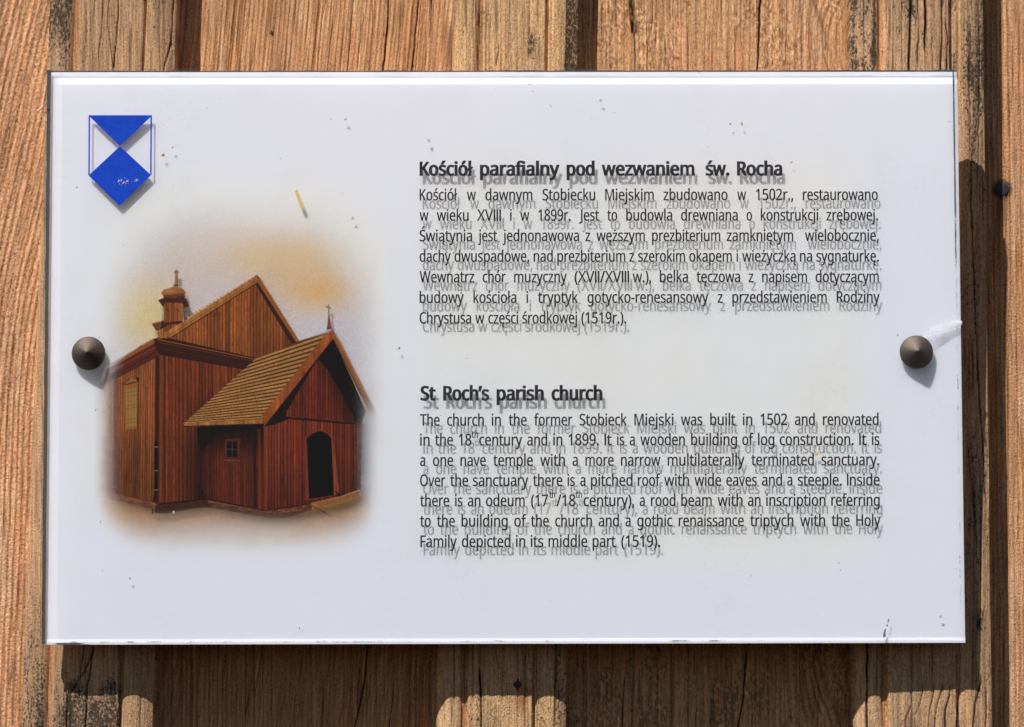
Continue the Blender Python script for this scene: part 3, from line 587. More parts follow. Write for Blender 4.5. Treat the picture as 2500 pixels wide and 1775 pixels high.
Ś 769 703,268,698,211,684,160,660,116,627,77,585,45,536,20,479,1,416,-10,346,-14,309,-13,273,-12,239,-8,206,-4,175,1,146,8,119,15,94,24,71,34,71,154,108,140,150,126,197,113,247,103,299,97,352,95,398,97,440,104,476,115,507,130,532,148,552,171,566,197,574,225,577,256,575,287,568,315,556,339,539,361,515,382,484,401,445,421,398,441,342,462,301,478,263,495,229,513,199,532,172,553,148,576,129,600,113,627,100,655,91,687,86,721,84,759,89,810,102,855,125,896,155,931,193,960,237,983,288,1000,343,1011,403,1014,457,1012,507,1007,555,999,599,987,641,974,679,958,640,850,604,864,567,877,527,888,486,897,444,902,401,903,361,901,326,895,296,885,270,871,249,854,232,834,221,811,214,785,211,758,214,726,221,698,232,674,249,652,272,632,301,613,337,595,379,576,430,556,486,534,535,511,579,487,616,460,647,431,672,398,689,360,700,317|606,1308,597,1294,585,1278,570,1261,554,1242,536,1222,518,1202,498,1183,479,1163,460,1145,441,1128,423,1112,406,1098,325,1098,325,1115,339,1134,354,1155,370,1178,387,1202,403,1227,419,1253,434,1278,447,1301,458,1322,606,1322
ś 671 608,207,604,161,592,121,571,85,544,55,509,31,468,11,420,-3,367,-11,308,-14,258,-13,213,-8,173,-1,137,8,103,20,73,34,73,146,105,131,141,117,181,104,224,94,267,88,311,85,368,89,413,99,447,116,470,138,484,165,489,196,487,214,482,231,473,246,460,261,442,276,418,291,388,307,350,324,304,342,258,360,216,379,179,398,147,418,121,440,99,465,84,494,75,527,71,566,80,624,106,674,149,713,206,742,274,759,353,765,398,763,440,759,481,751,520,741,557,729,592,714,550,616,518,629,485,640,451,650,416,658,381,662,345,664,298,661,260,653,229,639,207,621,194,599,189,573,191,553,197,536,207,520,222,506,242,492,268,478,300,464,338,447,382,430,428,412,468,394,504,375,535,355,561,333,581,307,596,279,605,245|543,1059,534,1045,522,1029,507,1011,491,992,473,973,454,953,435,933,416,914,397,896,378,878,360,863,343,849,262,849,262,866,276,884,291,905,307,929,324,953,340,978,356,1004,371,1028,384,1051,395,1073,543,1073
ż 658 604,0,55,0,55,81,458,655,78,655,78,751,594,751,594,658,196,95,604,95|331,1032,349,1030,365,1024,380,1013,392,998,400,978,402,954,400,930,392,910,380,895,365,884,349,878,331,875,311,878,294,884,279,895,267,910,260,930,258,954,260,978,267,998,279,1013,294,1024,311,1030
’ 245 228,985,219,951,208,915,196,878,183,840,168,802,153,764,138,727,123,691,108,657,17,657,37,741,44,771,50,801,57,831,74,920,87,1000,218,1000"""
# ------------------------------------------------------------------ the sign
sign = bpy.data.objects.new('information_sign', None)
col.objects.link(sign)
sign.location = (0, 0, LIFT)
sign.rotation_euler = (TILT, 0, 0)
tag(sign, 'white and clear acrylic information sign about a wooden church, on two dark studs', 'sign')
TH = 10.0                           # thickness of the clear front sheet

# --- white backing sheet, shallow grooves and a lip added along its edges to imitate bands of light
SSW = 0.5
def white_material():
    k = N('white_sheet')
    a = k.attr('printed')
    tc = k.n('TexCoord').outputs['Object']
    n = k.noise(tc, 14.0, 2.0)
    blot = k.noise(tc, 40.0, 3.0)
    edge = rgba(0.85, 0.872, 0.97); mid_ = rgba(0.87, 0.875, 0.87)
    c = k.mix(a, edge, mid_)
    c = k.mix(k.math('MULTIPLY', k.ramp(n, 0.40, 0.70), 0.35), c, rgba(0.835, 0.862, 0.962))
    c = k.mix(k.math('MULTIPLY', k.ramp(blot, 0.5, 0.75), 0.12), c, rgba(0.70, 0.69, 0.66))
    b = k.bsdf(c, 0.55, 0.2)
    b.subsurface_method = 'BURLEY'
    b.inputs['Subsurface Weight'].default_value = SSW
    b.inputs['Subsurface Radius'].default_value = (1.0, 1.0, 1.0)
    b.inputs['Subsurface Scale'].default_value = 0.015
    return k.end(b.outputs[0])
WHITE = white_material()

def backing():
    x0, x1 = -W / 2 + 12.5, W / 2 - 1.0
    y0, y1 = -H / 2 + 1.0, H / 2 - 5.5
    us = np.unique(np.concatenate([[x0, x0 + 6, x0 + 12, x0 + 18, x0 + 28, x0 + 30], np.linspace(x0 + 32, x1 - 12, 110), [x1 - 9, x1 - 7, x1]]))
    vs = np.unique(np.concatenate([[y0, y0 + 3, y0 + 6, y0 + 12, y0 + 13.5], np.linspace(y0 + 18, y1 - 36, 74), [y1 - 33, y1 - 31.5, y1 - 13, y1 - 11, y1 - 6, y1]]))
    U, V = np.meshgrid(us, vs[::-1])
    top = np.interp(y1 - V, [0, 12, 14, 30, 33], [-6.2, -7.4, -7.2, 0, 0])
    lef = np.interp(U - x0, [0, 4, 12, 28, 30], [-7.5, -7.5, -6.0, 0, 0])
    bot = np.interp(V - y0, [0, 6, 13.5], [3.0, 2.8, 0])
    h = np.minimum(top, lef) + bot * (V - y0 < 14)
    # faintly tinted ground printed behind the lettering and round the picture
    def rb(cx, cy, hx, hy, r):
        u0, v0 = on_sign(np.array([cx]), np.array([cy]))
        dx = np.maximum(np.abs(U - u0[0]) - hx + r, 0); dy = np.maximum(np.abs(V - v0[0]) - hy + r, 0)
        return np.hypot(dx, dy) - r
    d = np.minimum(rb(1570, 880, 580, 520, 140), rb(590, 880, 400, 470, 220))
    pr = 1 - sstep(-110, 50, d)
    P = np.stack([U * S, (TH + 1.2 - h) * S, V * S], -1)
    o = grid_mesh('backing_sheet', P, False, sign, WHITE, floats={'printed': pr}, smooth=False)
    me = o.data
    bm = bmesh.new(); bm.from_mesh(me)
    e = [x for x in bm.edges if x.is_boundary]
    r = bmesh.ops.extrude_edge_only(bm, edges=e)
    nv = [g for g in r['geom'] if isinstance(g, bmesh.types.BMVert)]
    for g in nv: g.co.y = (TH + 25) * S
    ee = [g for g in r['geom'] if isinstance(g, bmesh.types.BMEdge) and g.is_boundary]
    bmesh.ops.edgeloop_fill(bm, edges=ee)
    bmesh.ops.recalc_face_normals(bm, faces=bm.faces)
    bm.to_mesh(me); bm.free()
    return o
back = backing()

# --- clear front sheet
def clear_material(tint, gloss=1.0):
    k = N('clear_acrylic')
    t = k.n('BsdfTransparent'); t.inputs[0].default_value = rgba(*tint)
    g = k.n('BsdfGlossy'); g.inputs['Roughness'].default_value = 0.04
    g.inputs['Color'].default_value = rgba(1, 1, 1)
    fr = k.n('Fresnel'); fr.inputs[0].default_value = 1.49
    ms = k.n('MixShader')
    geo = k.n('NewGeometry')          # the sheet mirrors the sky on its outside only
    k.set(ms.inputs[0], k.math('MULTIPLY', k.math('MULTIPLY', fr.outputs[0], gloss), k.math('SUBTRACT', 1.0, geo.outputs['Backfacing'])))
    k.t.links.new(t.outputs[0], ms.inputs[1]); k.t.links.new(g.outputs[0], ms.inputs[2])
    tc = k.n('TexCoord').outputs['Object']
    d1 = k.noise(tc, 1.0, 3.0, 0.6, (38.0, 38.0, 16.0)); d2 = k.noise(tc, 1.0, 3.0, 0.7, (420.0, 420.0, 420.0))
    dust = k.math('MULTIPLY', k.ramp(d1, 0.42, 0.75), k.math('MULTIPLY_ADD', k.ramp(d2, 0.5, 0.8), 0.05, 0.006))
    df = k.n('BsdfDiffuse'); df.inputs[0].default_value = rgba(0.55, 0.53, 0.50)
    m2 = k.n('MixShader'); k.set(m2.inputs[0], dust)
    k.t.links.new(ms.outputs[0], m2.inputs[1]); k.t.links.new(df.outputs[0], m2.inputs[2])
    return k.end(m2.outputs[0])
CLEAR = clear_material((0.985, 0.99, 0.99))
CLEAR_EDGE = clear_material((0.75, 0.80, 0.80), 0.8)
def box(name, u0, u1, v0, v1, w0, w1, mat, parent=sign, bevel=0.0):
    v = [(u * S, -w * S, vv * S) for w in (w0, w1) for vv in (v0, v1) for u in (u0, u1)]
    f = [(0, 2, 3, 1), (4, 5, 7, 6), (0, 1, 5, 4), (2, 6, 7, 3), (0, 4, 6, 2), (1, 3, 7, 5)]
    me = mesh(name, v, f)
    bm = bmesh.new(); bm.from_mesh(me)
    if bevel: bmesh.ops.bevel(bm, geom=bm.edges[:], offset=bevel * S, segments=2, affect='EDGES')
    bmesh.ops.recalc_face_normals(bm, faces=bm.faces)
    bm.to_mesh(me); bm.free()
    return obj(name, me, mat, parent)
pane = box('clear_front_sheet', -W / 2, W / 2, -H / 2, H / 2, -TH, 0, CLEAR)

# --- grime that has crept in along the edges, between the two sheets
def grime_material():
    k = N('edge_grime')
    u = k.attr('run', 'Vector')
    a = k.attr('across')
    n = k.noise(u, 1.0, 4.0, 0.7, (1.2, 1.0, 1.0))
    n2 = k.noise(u, 1.0, 3.0, 0.6, (26.0, 3.0, 1.0))
    c = k.mix(k.ramp(n2, 0.35, 0.65), rgba(0.012, 0.014, 0.017), rgba(0.13, 0.14, 0.15))
    den = k.attr('amount')
    m = k.math('MULTIPLY_ADD', n, 0.75, k.math('MULTIPLY', n2, 0.45))
    m = k.math('ADD', m, k.math('SUBTRACT', den, 0.5))
    m = k.ramp(m, 0.56, 0.66)
    p = k.bsdf(c, 0.5, 0.3)
    t = k.n('BsdfTransparent')
    ms = k.n('MixShader'); k.set(ms.inputs[0], m)
    k.t.links.new(t.outputs[0], ms.inputs[1]); k.t.links.new(p.outputs[0], ms.inputs[2])
    return k.end(ms.outputs[0])
GRIME = grime_material()
def strip(name, a, b, wid, dens, w, seed):
    """strip on the sign from a to b (sign units); wid = (-,+) across; dens(t)"""
    a = np.array(a, float); b = np.array(b, float)
    L = np.hypot(*(b - a)); n = max(4, int(L / 6))
    d = (b - a) / L; nrm = np.array((-d[1], d[0]))
    t = np.linspace(0, 1, n)
    ac = np.linspace(0, 1, 7)
    T, A = np.meshgrid(t, ac)
    wob = (vn(T * L / 40.0, A * 0, seed) - .5) * 1.4
    p = a + d * (T * L)[..., None] + nrm * (wid[0] + (wid[1] - wid[0]) * A + wob * (A > 0.1) * (A < 0.9))[..., None]
    P = np.stack([p[..., 0] * S, np.full(T.shape, -w * S), p[..., 1] * S], -1)
    den = dens(T, A)
    return grid_mesh(name, P, True, sign, GRIME, floats={'amount': den, 'across': A}, vecs={'run': np.stack([T * L / 60.0, A * (wid[1] - wid[0]) / 6.0, np.full(T.shape, float(seed))], -1)})
hw, hh = W / 2, H / 2
strip('edge_grime', (-hw + 6.0, -hh + 3), (-hw + 6.0, hh - 1), (-6.2, 5.5),
      lambda T, A: 0.58 + 0.30 * np.exp(-((A - .45) / .40) ** 2) - 0.42 * np.exp(-((A - .85) / .08) ** 2) - 0.14 * (1 - sstep(.05, .2, T)), -TH - 0.5, 3)
strip('edge_grime', (-hw + 3, hh - 3.2), (hw - 3, hh - 3.2), (-3.4, 2.6),
      lambda T, A: 0.40 + 0.42 * np.exp(-((A - .28) / .22) ** 2) + 0.28 * (fbm(T * 9, A * 0, 5) - .5) + 0.22 * sstep(.45, .9, T) * (A < .6), -TH - 0.5, 4)
strip('edge_grime', (hw - 11.0, -hh + 6), (hw - 11.0, hh - 7), (-1.6, 1.6),
      lambda T, A: 0.42 + 0.20 * sstep(.6, .8, T), -TH + 1.2, 5)
strip('edge_grime', (-hw + 8, -hh + 7.5), (hw - 6, -hh + 7.5), (-1.4, 1.4),
      lambda T, A: 0.40 + 0.30 * (fbm(T * 14, A * 0, 9) - .5) + 0 * A, -TH + 3.2, 6)
strip('edge_grime', (-hw + 2, -hh + 3.5), (hw - 6, -hh + 3.5), (-3.0, 2.0),
      lambda T, A: 0.16 + 0.36 * np.exp(-((T - .03) / .03) ** 2) + 0.25 * np.exp(-((T - .16) / .035) ** 2) + 0.24 * (fbm(T * 20, A * 0, 12) - .4), -TH + 3.2, 7)

# --- lettering
GLYPH = {}
for ln in GLYPHS.split('\n'):
    if not ln.strip(): continue
    ch, adv, rest = ln.split(' ', 2)
    GLYPH[ch] = (float(adv), [np.array(list(map(float, p.split(',')))).reshape(-1, 2) for p in rest.split('|')])

GLYPH['I'] = (300.0, [np.array([(85, 0), (85, 1000), (210, 1000), (210, 0)], float)])
def area(p): return 0.5 * np.sum(p[:, 0] * np.roll(p[:, 1], -1) - np.roll(p[:, 0], -1) * p[:, 1])
def within(q, p):
    c = False; j = len(p) - 1
    for i in range(len(p)):
        if (p[i][1] > q[1]) != (p[j][1] > q[1]) and q[0] < (p[j][0] - p[i][0]) * (q[1] - p[i][1]) / (p[j][1] - p[i][1]) + p[i][0]: c = not c
        j = i
    return c
def glyph_groups(sp):
    """outer outlines, each with the counters it holds"""
    big = max(sp, key=lambda p: abs(area(p)))
    sg = np.sign(area(big))
    outs = [[p] for p in sp if np.sign(area(p)) == sg]
    for p in sp:
        if np.sign(area(p)) != sg:
            for g in sorted(outs, key=lambda g: abs(area(g[0]))):
                if within(p[0], g[0]): g.append(p); break
    return outs, sg
GROUPS = {ch: glyph_groups(sp) for ch, (adv, sp) in GLYPH.items()}
TRIS = {ch: [tessellate_polygon([[Vector((x, y, 0)) for x, y in p] for p in g]) for g in outs] for ch, (outs, sg) in GROUPS.items()}

def word_mesh(bm, word, x0, x1, y, cap, grow, w):
    """lay one word on the sign: photo x-range, baseline y, cap height"""
    x = 0.0; pl = []
    for ch in word:
        outs, sg = GROUPS[ch]
        for gi, g in enumerate(outs): pl.append(([p + np.array((x, 0)) for p in g], 0.8 if ch in 'wWMVXvmk' else 1.0, TRIS[ch][gi]))
        x += GLYPH[ch][0]
    lo = min(g[0][:, 0].min() for g, e, t in pl); hi = max(g[0][:, 0].max() for g, e, t in pl)
    u, v = on_sign(np.array([x0, x1]), np.array([y, y]), w)
    sx = (u[1] - u[0] - 2 * grow) / (hi - lo); sy = (cap - 1.2 * grow) / 1000.0
    for n, (g, ease, tris) in enumerate(pl):
        ww = w + 0.07 * (n % 2)
        sgn = np.sign(area(g[0]))
        vs = []
        for p in g:
            q = np.stack([(p[:, 0] - lo) * sx + u[0] + grow, p[:, 1] * sy + v[0] + 0.6 * grow], 1)
            # thicken: move every corner outwards along its mean normal
            d0 = q - np.roll(q, 1, 0); d1 = np.roll(q, -1, 0) - q
            d0 /= np.maximum(np.hypot(d0[:, 0], d0[:, 1]), 1e-9)[:, None]; d1 /= np.maximum(np.hypot(d1[:, 0], d1[:, 1]), 1e-9)[:, None]
            n0 = np.stack([d0[:, 1], -d0[:, 0]], 1); n1 = np.stack([d1[:, 1], -d1[:, 0]], 1)
            m = n0 + n1; m /= np.maximum(np.sum(m * n0, 1), 0.80)[:, None]
            q = q + m * sgn * np.array((grow * ease, grow * 0.6))
            vs += [bm.verts.new((c[0] * S, -ww * S, c[1] * S)) for c in q]
        for t in tris:
            try: bm.faces.new([vs[i] for i in t])
            except ValueError: pass

def ink_material(name, c, specks):
    k = N(name)
    tc = k.n('TexCoord').outputs['Object']
    n = k.noise(tc, 2600.0, 2.0, 0.6)
    n2 = k.noise(tc, 260.0, 2.0, 0.6)
    big = k.noise(tc, 60.0, 2.0)
    base = k.mix(k.ramp(n2, 0.3, 0.7), rgba(*[x * 0.75 for x in c]), rgba(*[x * 1.35 for x in c]))
    hole = k.ramp(k.math('MULTIPLY_ADD', big, 0.25, n), 0.86 - specks, 0.90 - specks)
    p = k.bsdf(base, 0.45, 0.3)
    t = k.bsdf(rgba(0.50, 0.52, 0.56), 0.6, 0.2)
    ms = k.n('MixShader'); k.set(ms.inputs[0], hole)
    k.t.links.new(p.outputs[0], ms.inputs[1]); k.t.links.new(t.outputs[0], ms.inputs[2])
    return k.end(ms.outputs[0])
INK = ink_material('dark_ink', (0.024, 0.024, 0.029), -0.4)
INK_T = ink_material('dark_ink_speckled', (0.026, 0.025, 0.032), 0.055)

def zx(base, k): return lambda a: base + a * k
A1 = zx(1000, .2648); A2 = zx(1580, .2648); B1 = zx(1000, .2771); B2 = zx(1580, .2771)
def words(spec, fa, fb):
    out = []
    for part in spec.split(';'):
        w, a, b = part.strip().rsplit(' ', 2)
        g = lambda q: fb(float(q[1:])) if q[0] == 'r' else fa(float(q))
        out.append((w, g(a), g(b)))
    return out
PL_TITLE = [('Kościół 92 585; parafialny 648 1383; pod 1447 1707; wezwaniem 1770 r438; św. r538 r760; Rocha r828 r1247', 225, 222)]
PL_BODY = [
 ('Kościół 92 440; w 528 612; dawnym 698 1133; Stobiecku 1225 1712; Miejskim 1803 r62; zbudowano r150 r742; w r830 r914; 1502r., r1003 r1348; restaurowano r1435 r2128', 452, 449),
 ('w 92 175; wieku 250 545; XVIII 622 843; i 926 942; w 1020 1105; 1899r. 1187 1485; Jest 1563 1748; to 1822 1915; budowla 1997 r232; drewniana r312 r836; o r916 r968; konstrukcji r1047 r1578; zrębowej. r1653 r2130', 640, 637),
 ('Świątynia 92 577; jest 630 807; jednonawowa 857 1563; z 1620 1667; węższym 1722 2170; prezbiterium r45 r675; zamkniętym r733 r1348; wielobocznie, r1455 r2137', 829, 826),
 ('dachy 92 380; dwuspadowe, 413 1105; nad 1143 1321; prezbiterium 1362 1990; z 2025 2072; szerokim 2107 r350; okapem r388 r782; i r824 r838; wieżyczką r876 r1372; na r1408 r1522; sygnaturkę. r1560 r2137', 1018, 1016),
 ('Wewnątrz 92 597; chór 673 887; muzyczny 963 1450; (XVII/XVIII 1520 2025; w.), 2057 r38; belka r117 r377; tęczowa r455 r858; z r935 r980; napisem r1060 r1475; dotyczącym r1553 r2137', 1208, 1206),
 ('budowy 92 500; kościoła 588 985; i 1077 1093; tryptyk 1183 1553; gotycko-renesansowy 1640 r565; z r650 r697; przedstawieniem r785 r1657; Rodziny r1748 r2145', 1398, 1394),
 ('Chrystusa 92 568; w 605 690; części 725 1002; środkowej 1038 1545; (1519r.). 1583 1998', 1588, 1584)]
EN_TITLE = [('St 95 230; Roch’s 295 702; parish 766 1184; church 1250 1700', 210, 208)]
EN_BODY = [
 ('The 92 265; church 330 655; in 723 805; the 873 1033; former 1097 1435; Stobieck 1497 1915; Miejski 1980 r233; was r297 r487; built r555 r778; in r843 r927; 1502 r998 r1235; and r1300 r1478; renovated r1548 r2040', 432, 426),
 ('in 92 177; the 223 383; 18 433 545; century 613 993; and 1035 1213; in 1265 1347; 1899. 1400 1668; It 1717 1780; is 1827 1893; a 1938 1985; wooden 2033 r333; building r387 r793; of r838 r937; log r977 r1122; construction. r1168 r1820; It r1868 r1933; is r1980 r2047', 607, 602),
 ('a 92 138; one 205 385; nave 447 673; temple 737 1087; with 1150 1370; a 1435 1483; more 1548 1800; narrow 1862 r118; multilaterally r180 r858; terminated r918 r1470; sanctuary. r1535 r2045', 787, 781),
 ('Over 92 315; the 357 517; sanctuary 557 1047; there 1087 1347; is 1391 1457; a 1503 1550; pitched 1597 1965; roof 2010 r115; with r150 r370; wide r417 r653; eaves r697 r967; and r1010 r1190; a r1233 r1280; steeple. r1327 r1715; Inside r1760 r2050', 965, 959),
 ('there 92 350; is 400 467; an 512 625; odeum 673 1015; (17 1070 1220; /18 1293 1462; century), 1532 1980; a 2027 2073; rood r33 r250; beam r300 r570; with r620 r842; an r887 r1000; inscription r1048 r1572; referring r1622 r2050', 1143, 1137),
 ('to 92 187; the 240 400; building 457 865; of 922 1030; the 1068 1228; church 1282 1608; and 1665 1845; a 1902 1948; gothic 2005 r223; renaissance r277 r853; triptych r907 r1290; with r1348 r1570; the r1625 r1785; Holy r1842 r2057', 1322, 1316),
 ('Family 95 417; depicted 460 890; in 937 1020; its 1067 1178; middle 1223 1567; part 1612 1815; (1519). 1865 r115', 1502, 1497)]
SUP = [('th 547 602', 540), ('th 1230 1283', 1068), ('th 1464 1518', 1068)]
WI = 0.35
def text_part(name, lines, fa, fb, y0, ky, cap, grow, mat, sup=()):
    bm = bmesh.new()
    for spec, ya, yb in lines:
        for wd, x0, x1 in words(spec, fa, fb):
            y = y0 + ky * (ya + (yb - ya) * (x0 - 1000) / 580.0 * 0.55)
            word_mesh(bm, wd, x0, x1, y, cap, grow, WI)
    for spec, y in sup:
        for wd, x0, x1 in words(spec, fa, fb):
            word_mesh(bm, wd, x0, x1, y0 + ky * y, cap * 0.62, grow * 0.7, WI)
    bmesh.ops.recalc_face_normals(bm, faces=bm.faces)
    me = bpy.data.meshes.new(name)
    bm.to_mesh(me); bm.free()
    return obj(name, me, mat, sign)
o = text_part('heading', PL_TITLE, A1, A2, 370, .2648, 35.6, 2.1, INK_T); o['label'] = 'bold heading in Polish'
o = text_part('paragraph', PL_BODY, A1, A2, 370, .2648, 28.6, 0.65, INK); o['label'] = 'seven lines of Polish text'
o = text_part('heading', EN_TITLE, B1, B2, 920, .2771, 36.0, 2.1, INK_T); o['label'] = 'bold heading in English'
o = text_part('paragraph', EN_BODY, B1, B2, 920, .2771, 28.8, 0.65, INK, SUP); o['label'] = 'seven lines of English text'

# --- blue and white shield emblem
WE = 0.7
def emblem():
    k = N('blue_ink')
    tc = k.n('TexCoord').outputs['Object']
    n = k.noise(tc, 1000.0, 3.0, 0.7)
    n2 = k.noise(tc, 300.0, 2.0)
    base = k.mix(n2, rgba(0.002, 0.040, 0.46), rgba(0.003, 0.075, 0.66))
    m = k.attr('worn')
    hole = k.ramp(k.math('ADD', n, k.math('MULTIPLY', m, 0.25)), 0.735, 0.775)
    p = k.bsdf(base, 0.45, 0.3)
    t = k.bsdf(rgba(0.50, 0.52, 0.56), 0.6, 0.2)
    ms = k.n('MixShader'); k.set(ms.inputs[0], hole)
    k.t.links.new(p.outputs[0], ms.inputs[1]); k.t.links.new(t.outputs[0], ms.inputs[2])
    BLUE = k.end(ms.outputs[0])
    Z = lambda x, y: (x * .39405, y * .39405)
    tl = Z(551, 714); tr = Z(940, 714); c = Z(743, 903); l = Z(549, 1087); r = Z(936, 1085); b = Z(740, 1275)
    q = 2.4
    il = (tl[0] + q, tl[1] + 4); ir = (tr[0] - q, tr[1] + 4)
    polys = []
    # upper triangle and lower diamond as little grids so that wear can be placed
    def fan(corners, n=22):
        a, bb, cc, dd = [np.array(p, float) for p in corners]
        s, t = np.meshgrid(np.linspace(0, 1, n), np.linspace(0, 1, n))
        return a * ((1 - s) * (1 - t))[..., None] + bb * (s * (1 - t))[..., None] + cc * (s * t)[..., None] + dd * ((1 - s) * t)[..., None]
    bm = bmesh.new()
    lay = bm.verts.layers.float.new('worn')
    def add(P):
        u, v = on_sign(P[..., 0], P[..., 1], WE)
        ny, nx = u.shape
        wn = np.exp(-(((P[..., 0] - 301) / 26) ** 2 + ((P[..., 1] - 443) / 10) ** 2)) + 0.8 * np.exp(-(((P[..., 0] - 335) / 8) ** 2 + ((P[..., 1] - 439) / 5) ** 2)) \
            + 0.45 * np.exp(-(((P[..., 0] - 290) / 14) ** 2 + ((P[..., 1] - 403) / 4) ** 2)) + 0.4 * np.exp(-(((P[..., 0] - 290) / 20) ** 2 + ((P[..., 1] - 329) / 4) ** 2)) \
            + 0.35 * np.exp(-(((P[..., 0] - 293) / 12) ** 2 + ((P[..., 1] - 308) / 5) ** 2))
        vv = [[None] * nx for _ in range(ny)]
        for j in range(ny):
            for i in range(nx):
                vv[j][i] = bm.verts.new((u[j, i] * S, -WE * S, v[j, i] * S)); vv[j][i][lay] = float(min(1, wn[j, i]))
        for j in range(ny - 1):
            for i in range(nx - 1): bm.faces.new((vv[j][i], vv[j + 1][i], vv[j + 1][i + 1], vv[j][i + 1]))
    m = ((il[0] + ir[0]) / 2, il[1])
    add(fan([il, m, c, ((il[0] + c[0]) / 2, (il[1] + c[1]) / 2)]))
    add(fan([m, ir, ((ir[0] + c[0]) / 2, (ir[1] + c[1]) / 2), c]))
    c2 = (c[0], c[1] + 1.2)
    add(fan([c2, r, b, l], 34))
    # thin outline: top bar and two sides
    def bar(p0, p1, w0):
        p0 = np.array(p0, float); p1 = np.array(p1, float); d = (p1 - p0) / np.hypot(*(p1 - p0)); nn = np.array((-d[1], d[0])) * w0
        add(np.array([[p0 - nn, p1 - nn], [p0 + nn, p1 + nn]]))
    bar((tl[0] - 0.4, tl[1] + 2), (tr[0] + 0.4, tr[1] + 2), 2.0)
    bar((tl[0] + 1, tl[1] + 4), (l[0] + 1.0, l[1] - 1), 1.8)
    bar((tr[0] - 1.2, tr[1] + 4), (r[0] - 0.6, r[1] - 1), 1.8)
    bmesh.ops.recalc_face_normals(bm, faces=bm.faces)
    me = bpy.data.meshes.new('shield_emblem'); bm.to_mesh(me); bm.free()
    o = obj('shield_emblem', me, BLUE, sign)
    o['label'] = 'blue and white shield emblem'
emblem()

# --- dark studs
def stud_material():
    k = N('bronze_stud')
    tc = k.n('TexCoord').outputs['Object']
    n = k.noise(tc, 2600.0, 2.0, 0.6)
    b = k.mix(n, rgba(0.085, 0.066, 0.056), rgba(0.20, 0.155, 0.13))
    return k.end(k.bsdf(b, 0.42, 0.5, 0.8, k.bump(n, 0.9, 1.6 * S)).outputs[0])
STUD = stud_material()
def lathe(name, c, prof, mat, parent, seg=72):
    v = []; f = []
    for r, w in prof:
        for i in range(seg):
            a = 2 * math.pi * i / seg
            v.append(((c[0] + r * math.cos(a)) * S, -w * S, (c[1] + r * math.sin(a)) * S))
    for q in range(len(prof) - 1):
        for i in range(seg):
            j = (i + 1) % seg
            f.append((q * seg + i, q * seg + j, (q + 1) * seg + j, (q + 1) * seg + i))
    me = mesh(name, v, f)
    bm = bmesh.new(); bm.from_mesh(me)
    bmesh.ops.remove_doubles(bm, verts=bm.verts, dist=1e-7)
    bmesh.ops.recalc_face_normals(bm, faces=bm.faces)
    bm.to_mesh(me); bm.free()
    for p in me.polygons: p.use_smooth = True
    return obj(name, me, mat, parent)
for cx, cy in ((216, 862.5), (2237.5, 859.5)):
    u, v = on_sign(np.array([cx]), np.array([cy]), 4)
    R = 41.0
    prof = [(R - 3, 0.5), (R - 0.6, 1.2), (R, 2.6), (R - 0.3, 5.0)]
    for q in range(1, 15):
        t = q / 15.0
        prof.append((R * (1 - t), 5.0 + 36.0 * (t ** 0.93) * (1.06 - 0.06 * t)))
    prof += [(0.7, 40.2), (0.0, 40.6)]
    cap = lathe('stud_cap', (u[0], v[0]), prof, STUD, sign)
    d = float(BATTEN_Y / math.cos(TILT) + v[0] * math.tan(TILT))
    lathe('stud_barrel', (u[0], v[0]), [(0.0, -TH - 25.5), (30.0, -TH - 25.5), (30.0, -d - 4), (0.0, -d - 4)], STUD, cap, 40)

# --- chipped flake at the right edge, scratch, droppings and specks on the face
def flake():
    k = N('chipped_acrylic')
    tc = k.n('TexCoord').outputs['Object']
    n = k.noise(tc, 170.0, 2.0, 0.5, (1.0, 1.0, 2.4))
    b = k.mix(k.ramp(n, 0.35, 0.65), rgba(0.78, 0.79, 0.86), rgba(0.88, 0.88, 0.92))
    p_ = k.bsdf(b, 0.2, 0.6, 0.0, k.bump(n, 0.3, 2 * S)); t_ = k.n('BsdfTransparent')
    ms = k.n('MixShader'); k.set(ms.inputs[0], k.ramp(n, 0.1, 0.95))
    k.t.links.new(t_.outputs[0], ms.inputs[1]); k.t.links.new(p_.outputs[0], ms.inputs[2])
    m = k.end(ms.outputs[0])
    Z = lambda p: (2120 + p[0] * .13544, 740 + p[1] * .13544)
    top = [(1000, 610), (1020, 560), (1060, 505), (1120, 455), (1200, 420), (1340, 370), (1500, 325), (1605, 283), (1650, 300), (1690, 330)]
    low = [(1085, 690), (1105, 690), (1130, 695), (1170, 678), (1250, 635), (1350, 575), (1450, 500), (1530, 460), (1610, 425), (1690, 395)]
    rows_ = []
    for q in range(7):
        t = q / 6.0
        rows_.append([(a[0] * (1 - t) + b_[0] * t, a[1] * (1 - t) + b_[1] * t) for a, b_ in zip(top, low)])
    P = np.zeros((7, len(top), 3))
    for j, r in enumerate(rows_):
        xs = np.array([Z(p)[0] for p in r]); ys = np.array([Z(p)[1] for p in r])
        t = j / 6.0
        w = 0.8 + 2.2 * math.sin(math.pi * t) ** 0.8 * (0.6 + 0.4 * np.cos(np.linspace(0, 5, len(r))))
        u, v = on_sign(xs, ys, 1.0)
        P[j] = np.stack([u * S, -w * S, v * S], -1)
    o = grid_mesh('chipped_flake', P, True, sign, m)
    o['label'] = 'white chipped flake beside the right stud'
flake()

